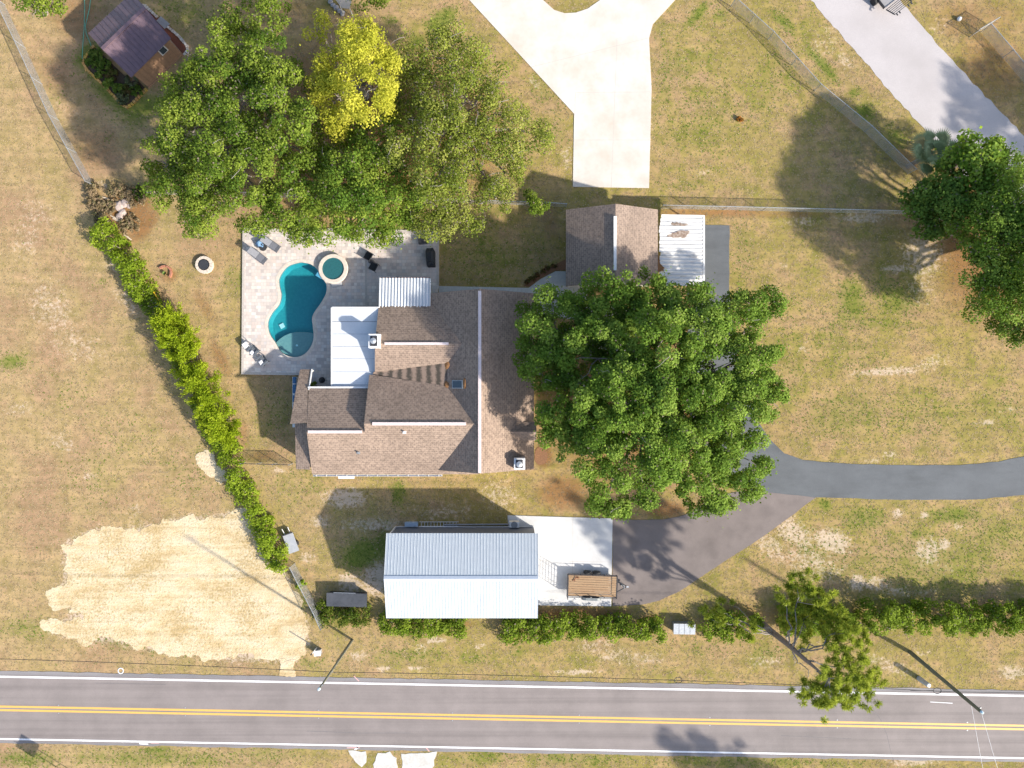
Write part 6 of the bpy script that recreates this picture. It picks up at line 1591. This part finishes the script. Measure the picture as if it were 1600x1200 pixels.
hedge('long dense green hedge at the right edge beside the dark pole', [(1338, 954), (1430, 957), (1520, 959), (1620, 962), (1720, 966)], 2.4, 2.9, HEDG, dens=3.4)
hedge('ragged shrubs by the dark storage box', [(505, 955), (540, 958), (575, 958)], 1.6, 1.3, OAKD, dens=2.2)
# young shrubs and dry brush
def shrub(label, px, py, r_, h, pal, name='shrub', group=None, per=60, leaf=.16, k=None):
    b_ = P(px, py); t = empty(name, b_, label, 'shrub' if name != 'garden_plant' else 'plant', group)
    K = k or max(6, int(26 * r_ * r_ + 5)); a = rng.uniform(0, 6.28, K); rr = np.sqrt(rng.uniform(0, 1, K)) * r_
    cen = np.stack([b_.x + np.cos(a) * rr, b_.y + np.sin(a) * rr, np.maximum(.12, h * (1 - .4 * (rr / r_) ** 2) * rng.uniform(.5, 1, K))], -1)
    C, A, B, col = clump_leaves(cen, rng.uniform(.14, .3, K) * max(.6, min(1.2, r_)), per, leaf, pal)
    m_ = C[:, 2] > .02
    link_mesh('foliage', quads_mesh('foliage', C[m_] - np.array(b_), A[m_], B[m_], col[m_]), LEAF, t)
    mb = MB()
    for j in range(min(K, 8)): limb(mb, b_, cen[j], .02, .008, 3, .05)
    mb.build('stems', BARK, t)['kind'] = 'stuff'
    return t
shrub('bright young shrub beside the sand patch fence', 471, 908, .55, .9, VINE)
shrub('small green shrub left of the dark storage box', 500, 955, .6, .8, OAKD)
shrub('rounded green bush in the narrow courtyard', 492, 604, .45, .8, OAKD)
shrub('small rust-orange shrub alone on the right lawn', 1155, 187, .22, .4, [(.30, .10, .02), (.42, .15, .03), (.36, .2, .05), (.3, .2, .05)])
MINI = [(.09, .03, .02), (.14, .06, .03), (.10, .08, .03), (.08, .10, .03)]
for k, (x, y) in enumerate(((824, 441), (831.5, 435.5), (839, 429.5), (848, 425), (855.5, 419), (864.5, 415))):
    shrub(['dark young shrub at the lower left end of the mulch bed', 'second young shrub from the left in the mulch bed', 'third young shrub from the left in the mulch bed', 'fourth young shrub from the left in the mulch bed', 'fifth young shrub from the left in the mulch bed', 'dark young shrub nearest the garage in the mulch bed'][k], x, y, .2, .35, MINI, 'young_shrub', 'young shrubs in the mulch bed', per=40, leaf=.12)
GP = [([(.045, .09, .015), (.085, .15, .02), (.13, .19, .03), (.18, .24, .05)]), ([(.05, .06, .03), (.08, .1, .05), (.14, .16, .08), (.2, .22, .12)]), ([(.10, .06, .03), (.12, .09, .03), (.1, .13, .03), (.15, .18, .04)])]
names_ = ['green plant in the north tip of the shed bed', 'green plant against the yellow edging, first from the north', 'green plant in the upper part of the shed bed', 'green plant along the shed wall', 'reddish plant in the middle of the shed bed', 'green plant against the yellow edging, middle', 'green plant in the middle of the shed bed', 'bluish plant by the shed corner', 'green plant in the lower part of the shed bed', 'pale plant in the south tip of the shed bed', 'green plant by the porch end of the shed bed', 'reddish plant near the south tip of the shed bed']
for k, (x, y) in enumerate(((152, 84), (146, 100), (158, 96), (168, 104), (176, 118), (160, 116), (172, 132), (207, 128), (188, 138), (194, 155), (214, 142), (200, 142))):
    shrub(names_[k], x, y, .56, .5, GP[1] if k in (7, 9) else GP[2] if k in (4, 11) else GP[0], 'garden_plant', 'plants in the shed bed', per=60, leaf=.16, k=20)
BRUSH = [(.20, .15, .08), (.28, .205, .12), (.32, .23, .15), (.21, .195, .085)]
bl = ['dry brush clump nearest the fence end', 'dry brush clump along the left side of the brush bed', 'dry brush clump at the top of the brush bed', 'dry brush clump right of the tan rocks', 'dry brush clump at the lower left of the brush bed', 'dry brush clump in the lower tip of the brush bed', 'dry greenish brush clump under the tree edge', 'dry brush clump in the middle left of the brush bed']
for k, (x, y, r_) in enumerate(((150, 300, .9), (152, 318, .9), (185, 298, .9), (212, 308, 1.0), (164, 340, .9), (205, 352, .9), (222, 302, .7), (172, 325, .8))):
    shrub(bl[k], x, y, r_, .55, BRUSH if k != 6 else OAKD, 'dry_brush', 'dry brush clumps', per=30, leaf=.16)

# ================= GRASS TUFTS (uncountable) =================
NT = 170000
tx = rng.uniform(-30, 1630, NT); ty = rng.uniform(-30, 1230, NT)
ok = np.ones(NT, bool)
for poly in PAVED + HP: ok &= ~in_poly(tx, ty, poly)
for poly in SANDY: ok &= ~(in_poly(tx, ty, poly) & (rng.uniform(size=NT) > .07))
tx, ty = tx[ok], ty[ok]
gm = field(GREEN, tx, ty); sm = field(SAND, tx, ty); lm_ = field(LITTER, tx, ty)
ok = rng.uniform(size=len(tx)) > np.clip(sm * .75 + lm_ * .6, 0, .9); tx, ty, gm, sm, lm_ = tx[ok], ty[ok], gm[ok], sm[ok], lm_[ok]
N = len(tx); X = (tx - 800) / PPM; Y = (600 - ty) / PPM
straw = np.array([.44, .335, .19]); oliv = np.array([.33, .275, .11]); grn = np.array([.155, .215, .035]); brn = np.array([.34, .235, .14])
u = rng.uniform(size=(N, 1)); w_ = np.clip((900 - tx) / 1000, 0, 1)[:, None]
col = np.where(u < .5 + .25 * w_, straw, np.where(u < .85, oliv, brn))
lmx = np.clip(lm_ * 1.2, 0, 1)[:, None]; col = col * (1 - lmx) + brn * .85 * lmx
g_on = (rng.uniform(size=(N, 1)) < np.clip(gm * 1.1 + .004, 0, 1)[:, None]); col = np.where(g_on, grn, col) * rng.uniform(.85, 1.15, N)[:, None]
nb_ = 4
V = np.empty((N, nb_, 3, 3)); 
for k in range(nb_):
    a = rng.uniform(0, 6.28, N); l = rng.uniform(.06, .14, N); hh = rng.uniform(.022, .038, N) * (1 + .8 * gm)
    d = np.stack([np.cos(a), np.sin(a)], -1); pr = np.stack([-d[:, 1], d[:, 0]], -1) * .035
    b0 = np.stack([X, Y], -1)
    V[:, k, 0, :2] = b0 - pr; V[:, k, 0, 2] = 0.002; V[:, k, 1, :2] = b0 + pr; V[:, k, 1, 2] = 0.002
    V[:, k, 2, :2] = b0 + d * l[:, None]; V[:, k, 2, 2] = hh
T = N * nb_
me = bpy.data.meshes.new('grass_tufts'); me.vertices.add(T * 3); me.vertices.foreach_set('co', V.reshape(-1).astype(np.float32))
me.loops.add(T * 3); me.loops.foreach_set('vertex_index', np.arange(T * 3, dtype=np.int32)); me.polygons.add(T); me.polygons.foreach_set('loop_start', np.arange(T, dtype=np.int32) * 3); me.update()
at = me.color_attributes.new('lc', 'FLOAT_COLOR', 'POINT'); c4 = np.ones((N, nb_ * 3, 4), np.float32); c4[:, :, :3] = col[:, None, :]; at.data.foreach_set('color', c4.reshape(-1))
tag(link_mesh('grass_tufts', me, leaf_mat('grass_blades', .2, .8)), 'short dry and green grass tufts over the lawns', 'grass', kind='stuff')
